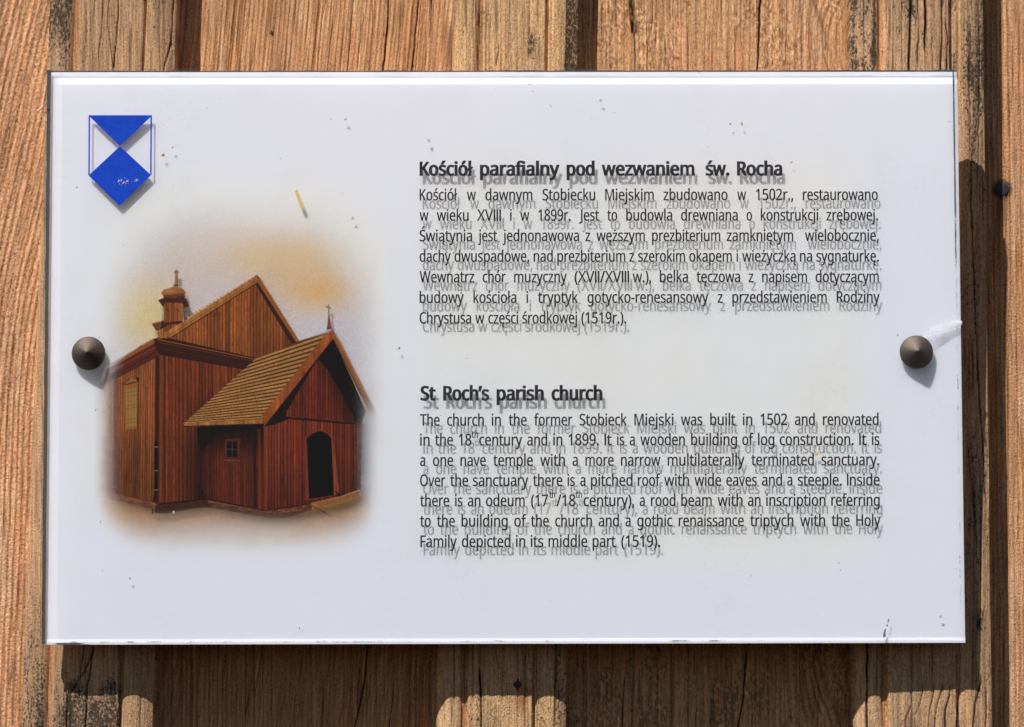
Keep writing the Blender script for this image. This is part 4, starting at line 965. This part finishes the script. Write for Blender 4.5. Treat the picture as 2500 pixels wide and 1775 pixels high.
def speck_mat(name, c, rough=0.7):
    k = N(name)
    tc = k.n('TexCoord').outputs['Object']
    n = k.noise(tc, 1800.0, 2.0)
    return k.end(k.bsdf(k.mix(n, rgba(*[x * .7 for x in c]), rgba(*[min(1, x * 1.25) for x in c])), rough, 0.3).outputs[0])
def blobs(name, lst, mat, seed, w=0.8):
    """small irregular raised spots: (x, y, rx, ry, angle)"""
    bm = bmesh.new()
    rng = np.random.RandomState(seed)
    for x, y, rx, ry, an in lst:
        if name == 'dirt_specks': rx *= 0.8; ry *= 0.8
        n = 11
        u, v = on_sign(np.array([x], float), np.array([y], float), w)
        c = bm.verts.new((u[0] * S, -(w + 0.5) * S, v[0] * S))
        ring = []
        for i in range(n):
            a = 2 * math.pi * i / n; k = 0.72 + 0.5 * rng.rand()
            px = rx * k * math.cos(a); py = ry * k * math.sin(a)
            ring.append(bm.verts.new(((u[0] + px * math.cos(an) - py * math.sin(an)) * S, -w * S, (v[0] + px * math.sin(an) + py * math.cos(an)) * S)))
        for i in range(n): bm.faces.new((c, ring[i], ring[(i + 1) % n]))
    bmesh.ops.recalc_face_normals(bm, faces=bm.faces)
    me = bpy.data.meshes.new(name); bm.to_mesh(me); bm.free()
    return obj(name, me, mat, sign)
rng = np.random.RandomState(11)
dark = [(477 * .394 + 0, 1162 * .394, 2, 2.4, 0), (505, 264, 1.3, 1.3, 0), (685, 387, 1.8, 1.8, 0), (400, 305, 1.2, 1.2, 0), (1293, 206, 2.4, 1.6, .6), (1707, 176, 1.6, 1.6, 0),
        (731, 1534, 1.6, 3.4, .3), (245, 1274, 1.2, 2.6, .1), (738, 1540, 1.0, 2, 0), (242, 823, 1.8, 1.8, 0), (2192, 818, 1.2, 4, -.5), (2200, 878, 2, 1, 0), (1261, 1183, 2, 2.5, 0),
        (1193, 1294, 1.6, 2, 0), (1076, 1014, 1.0, 1.6, .4), (233, 1001, 1.6, 2.6, .2), (238, 1000, 1, 3, .3), (975, 850, 3.0, 3.6, .2), (969, 852, 1.6, 1.6, 0), (982, 868, 1.6, 1, 0),
        (2334, 1389, 1, 1.6, 0), (1833, 1406, .9, 2.4, 0), (1140, 875, 2.2, 1.0, .5), (2048, 1375, 1.0, 3.0, -.4), (2052, 1392, 2.2, 1.0, .4)]
for q in range(12):
    x = 150 + 2160 * rng.rand(); y = 215 + 1320 * rng.rand()
    if 990 < x < 2180 and 360 < y < 1390: continue
    dark.append((x, y, 0.6 + 0.7 * rng.rand(), 0.6 + 0.9 * rng.rand(), 3 * rng.rand()))
o = blobs('dirt_specks', dark, speck_mat('dark_dirt', (0.10, 0.095, 0.09)), 5); o['kind'] = 'stuff'
haze_ = [(843, 291, 4.2, 3.8, 0), (1047, 343, 3.6, 4.8, .5), (1466, 245, 3.4, 4.2, .4), (861, 533, 3.4, 3.6, 0), (809, 291, 2, 2, 0), (248, 983, 2.6, 2.8, 0), (424, 1251 + 0, 2.4, 4, .2), (317, 1412, 3, 3.4, 0),
         (250, 1394, 2, 2, 0), (421, 360, 3, 3.4, 0), (2296, 1506, 4, 4, 0), (1500, 275, 3, 1.4, .6), (1300, 223, 2.4, 1.6, .6), (1345, 259, 5, 1.2, -.7), (2318, 297, 3.5, 1.2, 0)]
o = blobs('water_marks', haze_, speck_mat('dried_drop', (0.52, 0.52, 0.54)), 6, 0.6); o['kind'] = 'stuff'
ochre = speck_mat('ochre_dropping', (0.72, 0.54, 0.22))
k_ = [(723 + 19 * t, 466 + 48 * t, 4.6, 4.8, -0.37) for t in np.linspace(0.05, 0.85, 9)]
o = blobs('insect_dropping', k_, ochre, 7, 1.0); o['label'] = 'long ochre streak above the picture'
o = blobs('insect_dropping', [(397.5, 379, 4.5, 3.6, .2)], speck_mat('orange_dropping', (0.50, 0.16, 0.03)), 8, 1.0); o['label'] = 'orange spot beside the emblem'
o = blobs('insect_dropping', [(1994, 1108, 5.6, 5.4, .2)], speck_mat('pale_orange_dropping', (0.75, 0.45, 0.18)), 9, 1.0); o['label'] = 'pale orange spot in the English text'
BR = speck_mat('brown_dropping', (0.40, 0.22, 0.06))
for q, (x, y, rx, ry, an) in enumerate([(1783, 303, 2.8, 2.6, 0), (1811, 302, 2.4, 4.2, .3), (1933, 396, 3.6, 1.8, .4)]):
    blobs('insect_dropping', [(x, y, rx, ry, an)], BR, 10 + q, 1.0)
o = blobs('scratch', [(2169, 1515, 1.6, 7, -.22), (2166, 1527, 2.0, 3.0, -.2), (2161, 1540, 2.6, 5, -.35), (2159, 1550, 3.0, 7.5, -.12)], speck_mat('grey_scrape', (0.17, 0.17, 0.165)), 12, 0.8); o['label'] = 'grey scrape near the bottom right corner'

# --- a stray white thread on the left edge
def thread():
    pts = [(-1146.0, 602.0, -30.0), (-1139.0, 605.5, -20.0), (-1130.0, 611.0, -10.0), (-1123.0, 618.0, -3.0), (-1119.0, 624.0, 1.2)]
    cu = bpy.data.curves.new('white_thread', 'CURVE'); cu.dimensions = '3D'; cu.bevel_depth = 1.5 * S; cu.bevel_resolution = 2
    s = cu.splines.new('POLY'); s.points.add(len(pts) - 1)
    for p, q in zip(s.points, pts):
        w_ = RT @ Vector((q[0], -q[2], q[1]))
        p.co = (w_.x * S, w_.y * S, w_.z * S, 1)
    o = bpy.data.objects.new('tmp', cu); col.objects.link(o)
    bpy.context.view_layer.update()
    me = bpy.data.meshes.new_from_object(o.evaluated_get(bpy.context.evaluated_depsgraph_get()))
    bpy.data.objects.remove(o)
    me.materials.clear()
    k = N('white_fibre')
    t = obj('white_thread', me, k.end(k.bsdf(rgba(0.75, 0.72, 0.68), 0.7, 0.2).outputs[0]))
    t.location = (0, 0, LIFT)
    tag(t, 'short white thread snagged on the upper left edge of the sign', 'thread')
thread()
# --- the printed photograph of the church, a picture in fading colours on the face of the sign
def church_print():
    X0, X1, Y0, Y1, ST = 205.0, 955.0, 450.0, 1350.0, 1.25
    xs = np.arange(X0, X1 + .1, ST); ys = np.arange(Y0, Y1 + .1, ST)
    X, Y = np.meshgrid(xs, ys)
    img = np.zeros(X.shape + (3,))
    a = lambda *p: [(200 + x * .3325, 460 + y * .3325) for x, y in p]
    b = lambda *p: [(200 + x * .3325, 850 + y * .3325) for x, y in p]
    def inside(poly, ox=0.0, oy=0.0):
        p = np.array(poly, float); m = np.zeros(X.shape, bool)
        x = X + ox; y = Y + oy
        j = len(p) - 1
        for i in range(len(p)):
            xi, yi = p[i]; xj, yj = p[j]
            if yi != yj:
                c = ((yi > y) != (yj > y)) & (x < (xj - xi) * (y - yi) / (yj - yi) + xi)
                m ^= c
            j = i
        return m
    def cover(poly):
        q = ST / 4
        return (inside(poly, -q, -q).astype(float) + inside(poly, q, -q) + inside(poly, -q, q) + inside(poly, q, q)) / 4
    def put(m, c):
        nonlocal img
        if isinstance(c, tuple): c = np.array(c, float)
        img = img * (1 - m[..., None]) + c * m[..., None]
    def P(poly, c, o=1.0): put(cover(poly) * o, c)
    def soft(cx, cy, rx, ry, c, o):
        put(o * np.exp(-((X - cx) / rx) ** 2 - ((Y - cy) / ry) ** 2), c)
    def line(p, q, wd, c, o=1.0):
        p = np.array(p, float); q = np.array(q, float); d = q - p; L = np.hypot(*d); d /= L
        t = np.clip((X - p[0]) * d[0] + (Y - p[1]) * d[1], 0, L)
        dist = np.hypot(X - p[0] - t * d[0], Y - p[1] - t * d[1])
        put(o * np.clip(wd / 2 + .5 - dist / 1.0, 0, 1), c)
    gr = fbm(X / 3.0, Y / 3.0, 5, 2) - .5
    def boards(base, pitch, seed, joint=.55, var=.30, lean=0.0, drop=None):
        xx = X + lean * (Y - 900)
        ph = xx / pitch + .6 * vn(xx / (pitch * 3), Y * 0, seed)
        cell = np.floor(ph); fr = ph - cell
        k = 1 - var / 2 + var * hash2(cell, cell * 0, seed + 1)
        k = k * (1 - .8 * joint * (np.exp(-((fr - .08) / .13) ** 2) + np.exp(-((fr - 1.08) / .13) ** 2)))
        k = k * (1 + .16 * np.exp(-((fr - .35) / .16) ** 2))
        k = k * (0.88 + .26 * vn(xx / 1.7, Y / 40.0, seed + 2))
        k = k * (1 - .12 * sstep(.62, .8, vn(xx / 3.0, Y / 12.0, seed + 6)))
        if drop is not None: k = k * drop
        return np.array(base, float) * k[..., None]
    # sky
    img[:] = (196, 180, 172)
    soft(360, 760, 95, 95, (208, 180, 128), .85); soft(640, 620, 190, 75, (203, 168, 128), .75); soft(740, 610, 110, 55, (205, 166, 118), .5)
    soft(770, 705, 85, 45, (206, 160, 105), .85); soft(690, 690, 60, 30, (205, 170, 125), .4); soft(570, 720, 120, 50, (188, 174, 172), .45); soft(815, 850, 90, 90, (188, 178, 180), .5)
    soft(480, 640, 70, 60, (200, 184, 170), .4)
    # ground
    gcol = np.array((178, 124, 76), float) * (1 + .30 * gr + .12 * (fbm(X / 30, Y / 9, 40) - .5))[..., None]
    put(sstep(1180, 1215, Y), gcol)
    soft(330, 1245, 90, 26, (190, 135, 75), .55); soft(560, 1290, 260, 32, (196, 160, 140), .6); soft(820, 1235, 70, 24, (190, 128, 66), .7); soft(870, 1290, 70, 30, (188, 158, 150), .6)
    # fading yard to the right of the porch
    P(b((2020, 560), (2190, 560), (2190, 1060), (2040, 1060)), (156, 132, 142))
    for yy in range(620, 1020, 52):
        P(b((2035, yy), (2160, yy - 8), (2160, yy + 18), (2035, yy + 24)), (205, 175, 165) if yy > 880 else (120, 100, 122), .65)
    P(a((545, 1100), (1290, 720), (1560, 1130), (1840, 1050), (2060, 1700), (2050, 2200), (1350, 2370), (900, 2290), (550, 2320), (100, 2200), (100, 1460), (330, 1240)), (104, 46, 26))
    # little tower
    P(a((555, 1010), (640, 985), (720, 965), (740, 985), (560, 1100)), boards((168, 92, 40), 6, 3))
    P(a((512, 993), (640, 958), (735, 968), (742, 978), (715, 993), (640, 1000), (560, 1047), (545, 1045)), (74, 36, 24))
    line(a((512, 993))[0], a((640, 960))[0], 2.0, (170, 98, 48))
    P(a((600, 825), (748, 825), (743, 970), (602, 985)), boards((166, 84, 38), 7, 5, .3))
    P(a((700, 825), (748, 825), (743, 970), (705, 975)), (196, 116, 56), .45)
    for q in ((628, 895), (705, 895)): line(a((q[0] - 8, q[1] - 10))[0], a((q[0] + 8, q[1] + 8))[0], 2.2, (70, 34, 22))
    P(a((560, 820), (610, 800), (765, 806), (788, 868), (748, 880), (740, 842), (612, 838), (598, 874)), (78, 38, 26))
    line(a((560, 820))[0], a((598, 872))[0], 1.6, (150, 84, 42))
    th = np.linspace(0, 2 * np.pi, 40)
    P(a((596, 790), (762, 785), (750, 812), (612, 812)), (84, 42, 26))
    P(a(*[(672 + 88 * math.cos(t), 766 + 37 * math.sin(t)) for t in th]), (176, 104, 48))
    soft(*a((640, 752))[0], 14, 6, (216, 152, 84), .8)
    P(a((598, 785), (750, 770), (755, 800), (620, 800)), (96, 48, 28), .75)
    P(a((640, 738), (676, 722), (690, 708), (706, 722), (742, 742)), (186, 114, 56))
    P(a((687, 628), (702, 628), (706, 716), (676, 716)), (196, 134, 66)); line(a((700, 640))[0], a((702, 710))[0], 2, (120, 70, 36))
    P(a((672, 706), (710, 706), (708, 716), (674, 716)), (80, 40, 26))
    P(a(*[(694 + 17 * math.cos(t), 614 + 14 * math.sin(t)) for t in th]), (182, 116, 62)); line(a((694, 596))[0], a((694, 604))[0], 2, (150, 90, 50))
    # big gable
    wallg = boards((160, 82, 36), 7.6, 9, .5, .34, 0.0, 1.02 - .22 * sstep(640, 740, X) * sstep(730, 850, Y) - .12 * sstep(800, 870, Y))
    P(a((1275, 705), (620, 1105), (1275, 1248), (1570, 1140)), wallg)
    P(a((1290, 640), (1286, 692), (640, 1098), (528, 1108), (560, 1085), (745, 978)), boards((190, 116, 52), 60, 13, .0, .1))
    line(a((1286, 694))[0], a((650, 1098))[0], 2.6, (78, 36, 20)); line(a((1284, 678))[0], a((620, 1092))[0], 1.6, (140, 76, 34))
    for i in range(21):                                    # scalloped ends of the roofing boards
        t = (i + .5) / 21
        cx, cy = a((1290 - 535 * t, 640 + 325 * t))[0]
        P([(cx + 4.6 * math.cos(q), cy + 3.6 * math.sin(q)) for q in th[::4]], (192, 122, 60) if i % 2 else (176, 106, 50))
    P(a((1290, 640), (1312, 664), (1592, 1122), (1566, 1138), (1535, 1136), (1276, 708), (1286, 690)), (66, 28, 18))
    P(a((1290, 640), (1312, 664), (1592, 1122), (1574, 1132), (1290, 690)), (166, 92, 42))
    for i in range(23):
        t = (i + .5) / 23
        cx, cy = a((1306 + 284 * t, 655 + 462 * t))[0]
        P([(cx + 2.6 * math.cos(q), cy + 3.2 * math.sin(q)) for q in th[::5]], (178, 108, 56))
    # nave front wall, corner, left wall
    fw = boards((122, 52, 24), 9.0, 21, .45, .36, 0.0, 1.06 - .55 * sstep(900, 1120, Y) * sstep(425, 500, X) - .12 * sstep(980, 1150, Y))
    P(b((560, 40), (1200, 160), (1150, 200), (850, 500), (850, 620), (870, 1000), (935, 1105), (560, 1150)), fw)
    P(b((575, 55), (592, 55), (588, 1130), (572, 1130)), (150, 76, 36), .7)
    P(b((965, 100), (1000, 105), (1000, 330), (965, 360)), (156, 78, 34), .55)
    lw = boards((152, 80, 38), 5.6, 25, .42, .30, .012, 1.05 - .26 * sstep(1000, 1180, Y))
    P(b((545, 70), (538, 1128), (90, 1030), (90, 320), (150, 262), (240, 215)), lw)
    P(b((90, 320), (150, 262), (230, 225), (235, 1040), (90, 1030)), (200, 142, 88), .42)
    P(b((236, 220), (262, 208), (258, 1060), (228, 1050)), (96, 46, 26), .45)
    P(b((540, 70), (568, 50), (562, 1140), (534, 1128)), (66, 26, 18))
    # windows of the left wall
    P(b((300, 268), (352, 214), (412, 240), (414, 262), (352, 258)), (176, 108, 56)); line(b((302, 268))[0], b((352, 222))[0], 2.2, (84, 38, 22)); line(b((318, 268))[0], b((410, 244))[0], 2.4, (76, 34, 20))
    P(b((402, 214), (420, 214), (418, 244), (404, 244)), (48, 24, 22))
    P(b((308, 272), (414, 262), (408, 590), (318, 600)), (178, 102, 46))
    P(b((322, 300), (402, 290), (398, 570), (328, 580)), (184, 132, 66))
    line(b((412, 262))[0], b((408, 592))[0], 1.8, (92, 42, 24))
    for yy in (322, 350, 420, 440, 520, 548): line(b((324, yy + 4))[0], b((400, yy - 6))[0], 1.1, (118, 74, 34), .8)
    for xx in (340, 362, 384): line(b((xx, 298))[0], b((xx, 575))[0], 1.2, (122, 76, 36), .8)
    P(b((130, 340), (190, 315), (186, 625), (122, 635)), (206, 160, 104), .8)
    P(b((140, 380), (182, 365), (178, 600), (138, 605)), (212, 176, 116), .9)
    for yy in (410, 455, 500, 550): line(b((138, yy))[0], b((182, yy - 6))[0], 1.1, (160, 112, 66), .7)
    line(b((160, 375))[0], b((158, 600))[0], 1.1, (160, 112, 66), .7)
    # eaves and cornice
    P(a((528, 1104), (552, 1155), (548, 1238), (240, 1392), (200, 1430), (150, 1440), (180, 1340), (330, 1225)), (104, 42, 24))
    P(a((528, 1104), (545, 1128), (260, 1290), (140, 1372), (180, 1330), (420, 1165)), (168, 96, 46))
    line(a((540, 1165))[0], a((215, 1345))[0], 2.0, (150, 66, 34)); line(a((545, 1200))[0], a((215, 1385))[0], 2.4, (58, 24, 18)); line(a((548, 1236))[0], a((240, 1398))[0], 2.6, (66, 30, 20))
    P(a((420, 1160), (440, 1150), (445, 1168), (428, 1172)), (140, 76, 40))
    P(a((528, 1104), (640, 1098), (1280, 1246), (1275, 1285), (1195, 1332), (570, 1222), (545, 1190)), (62, 24, 17))
    line(a((560, 1110))[0], a((1275, 1256))[0], 2.4, (160, 88, 42)); line(a((560, 1130))[0], a((1268, 1272))[0], 1.5, (120, 56, 28))
    line(a((575, 1175))[0], a((1190, 1300))[0], 1.4, (92, 38, 22))
    # downpipe
    P(b((534, 690), (558, 690), (556, 1060), (534, 1062)), (20, 10, 12)); P(b((534, 1062), (552, 1062), (528, 1140), (523, 1218), (512, 1218), (514, 1140)), (30, 14, 12))
    for yy in (725, 900, 1042): line(b((534, yy))[0], b((558, yy))[0], 1.4, (170, 150, 140))
    # porch: side wall, front wall
    sw = boards((88, 34, 20), 6.4, 31, .4, .4, 0.0, .35 + .75 * sstep(1055, 1130, Y) * sstep(470, 530, X) + .1)
    P(b((845, 575), (1335, 560), (1350, 1192), (930, 1110), (860, 1000)), sw)
    P(b((845, 575), (1335, 560), (1330, 600), (1000, 620), (880, 760), (850, 700)), (18, 9, 9), .8)
    P(b((1258, 590), (1278, 590), (1284, 1170), (1262, 1170)), (20, 9, 8), .7); P(b((1290, 590), (1312, 590), (1318, 1180), (1294, 1176)), (142, 62, 32), .5)
    P(b((1050, 668), (1165, 664), (1162, 845), (1042, 842)), (94, 41, 26))
    P(b((1066, 686), (1142, 682), (1140, 802), (1066, 798)), (16, 10, 14))
    line(b((1104, 684))[0], b((1103, 800))[0], 2.0, (92, 52, 36)); line(b((1066, 742))[0], b((1141, 744))[0], 2.0, (92, 52, 36)); line(b((1044, 822))[0], b((1160, 826))[0], 3.0, (142, 68, 38))
    fr = boards((118, 46, 26), 7.4, 35, .5, .42, 0.0, 1.08 - .25 * sstep(1100, 1230, Y))
    P(b((1345, 560), (1400, 505), (1500, 500), (2025, 555), (2048, 1035), (1900, 1085), (1665, 1142), (1350, 1194)), fr)
    P(b((1332, 575), (1352, 570), (1356, 1190), (1340, 1190)), (150, 66, 34), .6)
    # porch gable
    P(a((1838, 1085), (1700, 1300), (1470, 1660), (1600, 1690), (2010, 1735), (2060, 1700), (2085, 1640), (2000, 1440)), (22, 11, 12)); P(b((1830, -60), (1340, 575), (1420, 560), (1520, 520), (1760, 120)), (30, 13, 12))
    pg = boards((112, 42, 24), 7.0, 37, .5, .4, 0.0, 1.0 - .5 * sstep(0, 60, X - (760 + (Y - 880) * .38)))
    P(b((1715, 105), (1500, 470), (1500, 500), (2000, 550), (1995, 500), (1900, 320), (1800, 150), (1745, 90)), pg)
    P(b((1745, 80), (1800, 150), (1930, 370), (2005, 520), (2040, 560), (2060, 430), (1980, 240), (1840, -60)), (16, 8, 10), .8)
    line(b((1420, 500))[0], b((1500, 512))[0], 5.0, (34, 14, 12)); line(b((1495, 512))[0], b((2015, 556))[0], 4.6, (40, 17, 13)); line(b((1500, 500))[0], b((2000, 545))[0], 1.3, (120, 52, 30))
    # door
    P(b((1632, 660), (1680, 616), (1745, 596), (1812, 614), (1846, 656), (1886, 1058), (1850, 1085), (1640, 1120)), (132, 56, 30))
    P(b((1650, 662), (1690, 628), (1745, 608), (1800, 626), (1832, 664), (1850, 1080), (1668, 1108)), (12, 7, 9))
    P(b((1832, 664), (1846, 660), (1888, 1058), (1850, 1082)), boards((150, 72, 38), 9, 41, .2))
    P(b((1850, 1040), (1900, 1075), (1950, 1060), (1890, 1092)), (22, 12, 12), .9)
    # porch roof
    e0 = np.array(b((745, 555))[0]); e1 = np.array(b((1322, 522))[0]); r0 = np.array(a((1278, 1248))[0]); r1 = np.array(a((1800, 1065))[0])
    roof = [tuple(e0), tuple(e1), tuple(r1), tuple(r0)]
    s = np.clip((X - 448) / 300.0, 0, 1.3)
    ye = e0[1] + (e1[1] - e0[1]) * (X - e0[0]) / (e1[0] - e0[0])
    yr = r0[1] + (r1[1] - r0[1]) * (X - r0[0]) / (r1[0] - r0[0])
    ht = np.clip((ye - Y) / np.maximum(ye - yr, 1), 0, 1)
    ph = ht ** .92 * 19
    f = ph - np.floor(ph)
    kk = (.30 + .80 * sstep(.20, .48, f) * (1 - .25 * sstep(.75, 1, f))) * (.92 + .16 * vn(X / 30.0, np.floor(ph), 51)) * (.9 + .2 * vn(X / 2.5, Y / 2.5, 52))
    P(roof, np.array((186, 122, 62), float) * kk[..., None])
    P(b((742, 553), (1325, 520), (1340, 556), (762, 578)), boards((178, 106, 50), 50, 53, 0, .1)); line(b((750, 574))[0], b((1338, 556))[0], 2.2, (60, 26, 18))
    # porch verges
    P(a((1838, 1036), (1846, 1104), (1800, 1160)) + b((1340, 572), (1318, 500)) + a((1780, 1080)), boards((166, 82, 38), 40, 55, 0, .12))
    line(a((1842, 1108))[0], b((1346, 570))[0], 2.2, (48, 20, 16))
    P(a((1838, 1036), (1862, 1062), (1905, 1130), (2055, 1430), (2150, 1640), (2130, 1680), (2010, 1450), (1846, 1106)), (168, 100, 50))
    line(a((1846, 1106))[0], a((2050, 1520))[0], 2.0, (70, 34, 24)); line(a((1850, 1082))[0], a((2100, 1600))[0], 1.2, (124, 66, 34))
    for i in range(26):
        t = (i + .5) / 26
        cx, cy = a((1862 + 285 * t, 1064 + 570 * t))[0]
        P([(cx + 2.4 * math.cos(q), cy + 3.0 * math.sin(q)) for q in th[::5]], (186, 122, 70))
    # spirelet and cross
    P(a((1798, 1036), (1832, 1030), (1818, 930), (1810, 930)), (150, 84, 44)); line(a((1813, 935))[0], a((1811, 852))[0], 2.0, (150, 92, 56)); line(a((1794, 868))[0], a((1828, 882))[0], 2.2, (120, 66, 40))
    line(a((1800, 1030))[0], a((1834, 1026))[0], 3.0, (96, 46, 28))
    # footings
    st_ = fbm(X / 7.0, Y / 5.0, 61, 2)
    P(b((930, 1128), (1345, 1196), (1690, 1148), (1690, 1190), (1500, 1246), (1380, 1246), (930, 1170)), np.array((128, 72, 46), float) * (.55 + .9 * st_)[..., None])
    P(b((90, 1032), (535, 1132), (528, 1182), (90, 1085)), np.array((158, 92, 52), float) * (.7 + .6 * st_)[..., None])
    line(b((90, 1032))[0], b((532, 1132))[0], 2.0, (110, 54, 30))
    P(b((540, 1150), (920, 1108), (940, 1165), (820, 1175), (620, 1215), (530, 1210)), np.array((84, 38, 24), float) * (.7 + .6 * st_)[..., None])
    line(b((560, 1145))[0], b((925, 1108))[0], 3.0, (34, 14, 12)); line(b((925, 1108))[0], b((1345, 1194))[0], 2.6, (40, 18, 14)); line(b((1345, 1194))[0], b((1680, 1144))[0], 2.6, (40, 18, 14))
    P(b((1690, 1140), (1900, 1095), (2040, 1050), (2040, 1085), (1760, 1160)), (168, 92, 52), .8)
    line(b((1700, 1160))[0], b((1830, 1235))[0], 3.0, (96, 50, 40), .7); line(b((1830, 1235))[0], b((2000, 1245))[0], 3.0, (140, 94, 86), .6)
    img = img * np.array((1.0, 1.05, 1.12))
    # grain of the print, then fading edges
    img = np.clip(img * (1 + .13 * gr + .07 * (vn(X / 1.6, Y / 1.6, 71) - .5))[..., None], 3, 252)
    top_sky = sstep(475, 640, Y)
    def edge_fade(cx, cy, hx, hy, r, w):
        dx = np.maximum(np.abs(X - cx) - hx + r, 0); dy = np.maximum(np.abs(Y - cy) - hy + r, 0)
        return 1 - sstep(-w, 0, np.hypot(dx, dy) - r + 8 * (fbm(X / 30, Y / 30, 81) - .5))
    dx = (X - 590) / np.where(X < 590, 355, 355); dy = (Y - 850) / np.where(Y < 850, 440, 700)
    rr = np.sqrt(dx * dx + dy * dy) + .10 * (fbm(X / 60, Y / 60, 81) - .5)
    al = 1.0 * (1 - sstep(.70, 1.10, rr)) * (.72 + .28 * sstep(540, 680, Y))
    shape = cover(a((500, 1110), (560, 1090), (598, 878), (558, 820), (600, 800), (582, 770), (600, 742), (640, 733), (676, 712), (682, 632), (676, 614), (684, 600), (704, 600), (712, 614), (706, 632), (712, 712), (744, 735), (764, 766), (765, 800), (790, 868), (745, 882), (748, 978), (1290, 630), (1596, 1118), (1796, 1048), (1808, 930), (1808, 850), (1817, 850), (1820, 930), (1838, 1030), (2170, 1640), (2170, 2800), (90, 2800), (90, 1360)))
    shape = np.maximum(shape, cover(a((1792, 862), (1830, 876), (1830, 886), (1792, 874))))
    soft_ = edge_fade(578, 1000, 366, 380, 190, 100)
    al = np.maximum(al, shape * soft_)
    al = np.maximum(al, sstep(1120, 1180, Y) * soft_ * .95)
    al = al * (1 - .35 * sstep(0, 60, 300 - X) * (Y < 880))
    rt = sstep(865, 935, X + 6 * (fbm(X / 20, Y / 20, 83) - .5)) * sstep(960, 1020, Y)
    al = al * (1 - .75 * rt)
    al = al * (1 - sstep(1225, 1350, Y + 24 * (fbm(X / 50, Y / 40, 85) - .5)))
    al = np.clip(al * (1 + .16 * gr * (al < .97)), 0, 1)
    al = al * sstep(452, 590, Y + 40 * (fbm(X / 90, Y / 90, 88) - .5)) * sstep(208, 262, X) * (1 - sstep(900, 952, X))
    al[0] = 0; al[-1] = 0; al[:, 0] = 0; al[:, -1] = 0
    U, V = on_sign(X, Y, WI)
    gl = np.interp(X, [200, 290, 375, 460, 515, 650, 760, 880, 950], [1190, 1212, 1236, 1232, 1225, 1258, 1245, 1215, 1205])
    opq = np.clip(shape * (1 - .72 * sstep(-12, 14, Y - gl)) * (1 - .6 * rt), 0, 1)
    cov = al * opq
    film = np.clip(lin(img) / 0.70, 0, 1) ** .66
    film = 1 - (1 - film) * np.clip(al * (1 - opq), 0, 1)[..., None]
    k = N('printed_picture')
    t = k.n('BsdfTransparent'); k.set(t.inputs[0], k.attr('film', 'Color'))
    p = k.bsdf(k.attr('ink', 'Color'), 0.5, 0.25)
    ms = k.n('MixShader'); k.set(ms.inputs[0], k.attr('cover'))
    k.t.links.new(t.outputs[0], ms.inputs[1]); k.t.links.new(p.outputs[0], ms.inputs[2])
    o = grid_mesh('church_picture', np.stack([U * S, np.full(U.shape, -WI * S), V * S], -1), False, sign, k.end(ms.outputs[0]),
                  {'ink': np.clip(lin(img) * PRINT_GAIN, 0, .9), 'film': film}, {'cover': cov})
    o['label'] = 'sepia printed picture of a timber church'
PRINT_GAIN = 0.62
church_print()
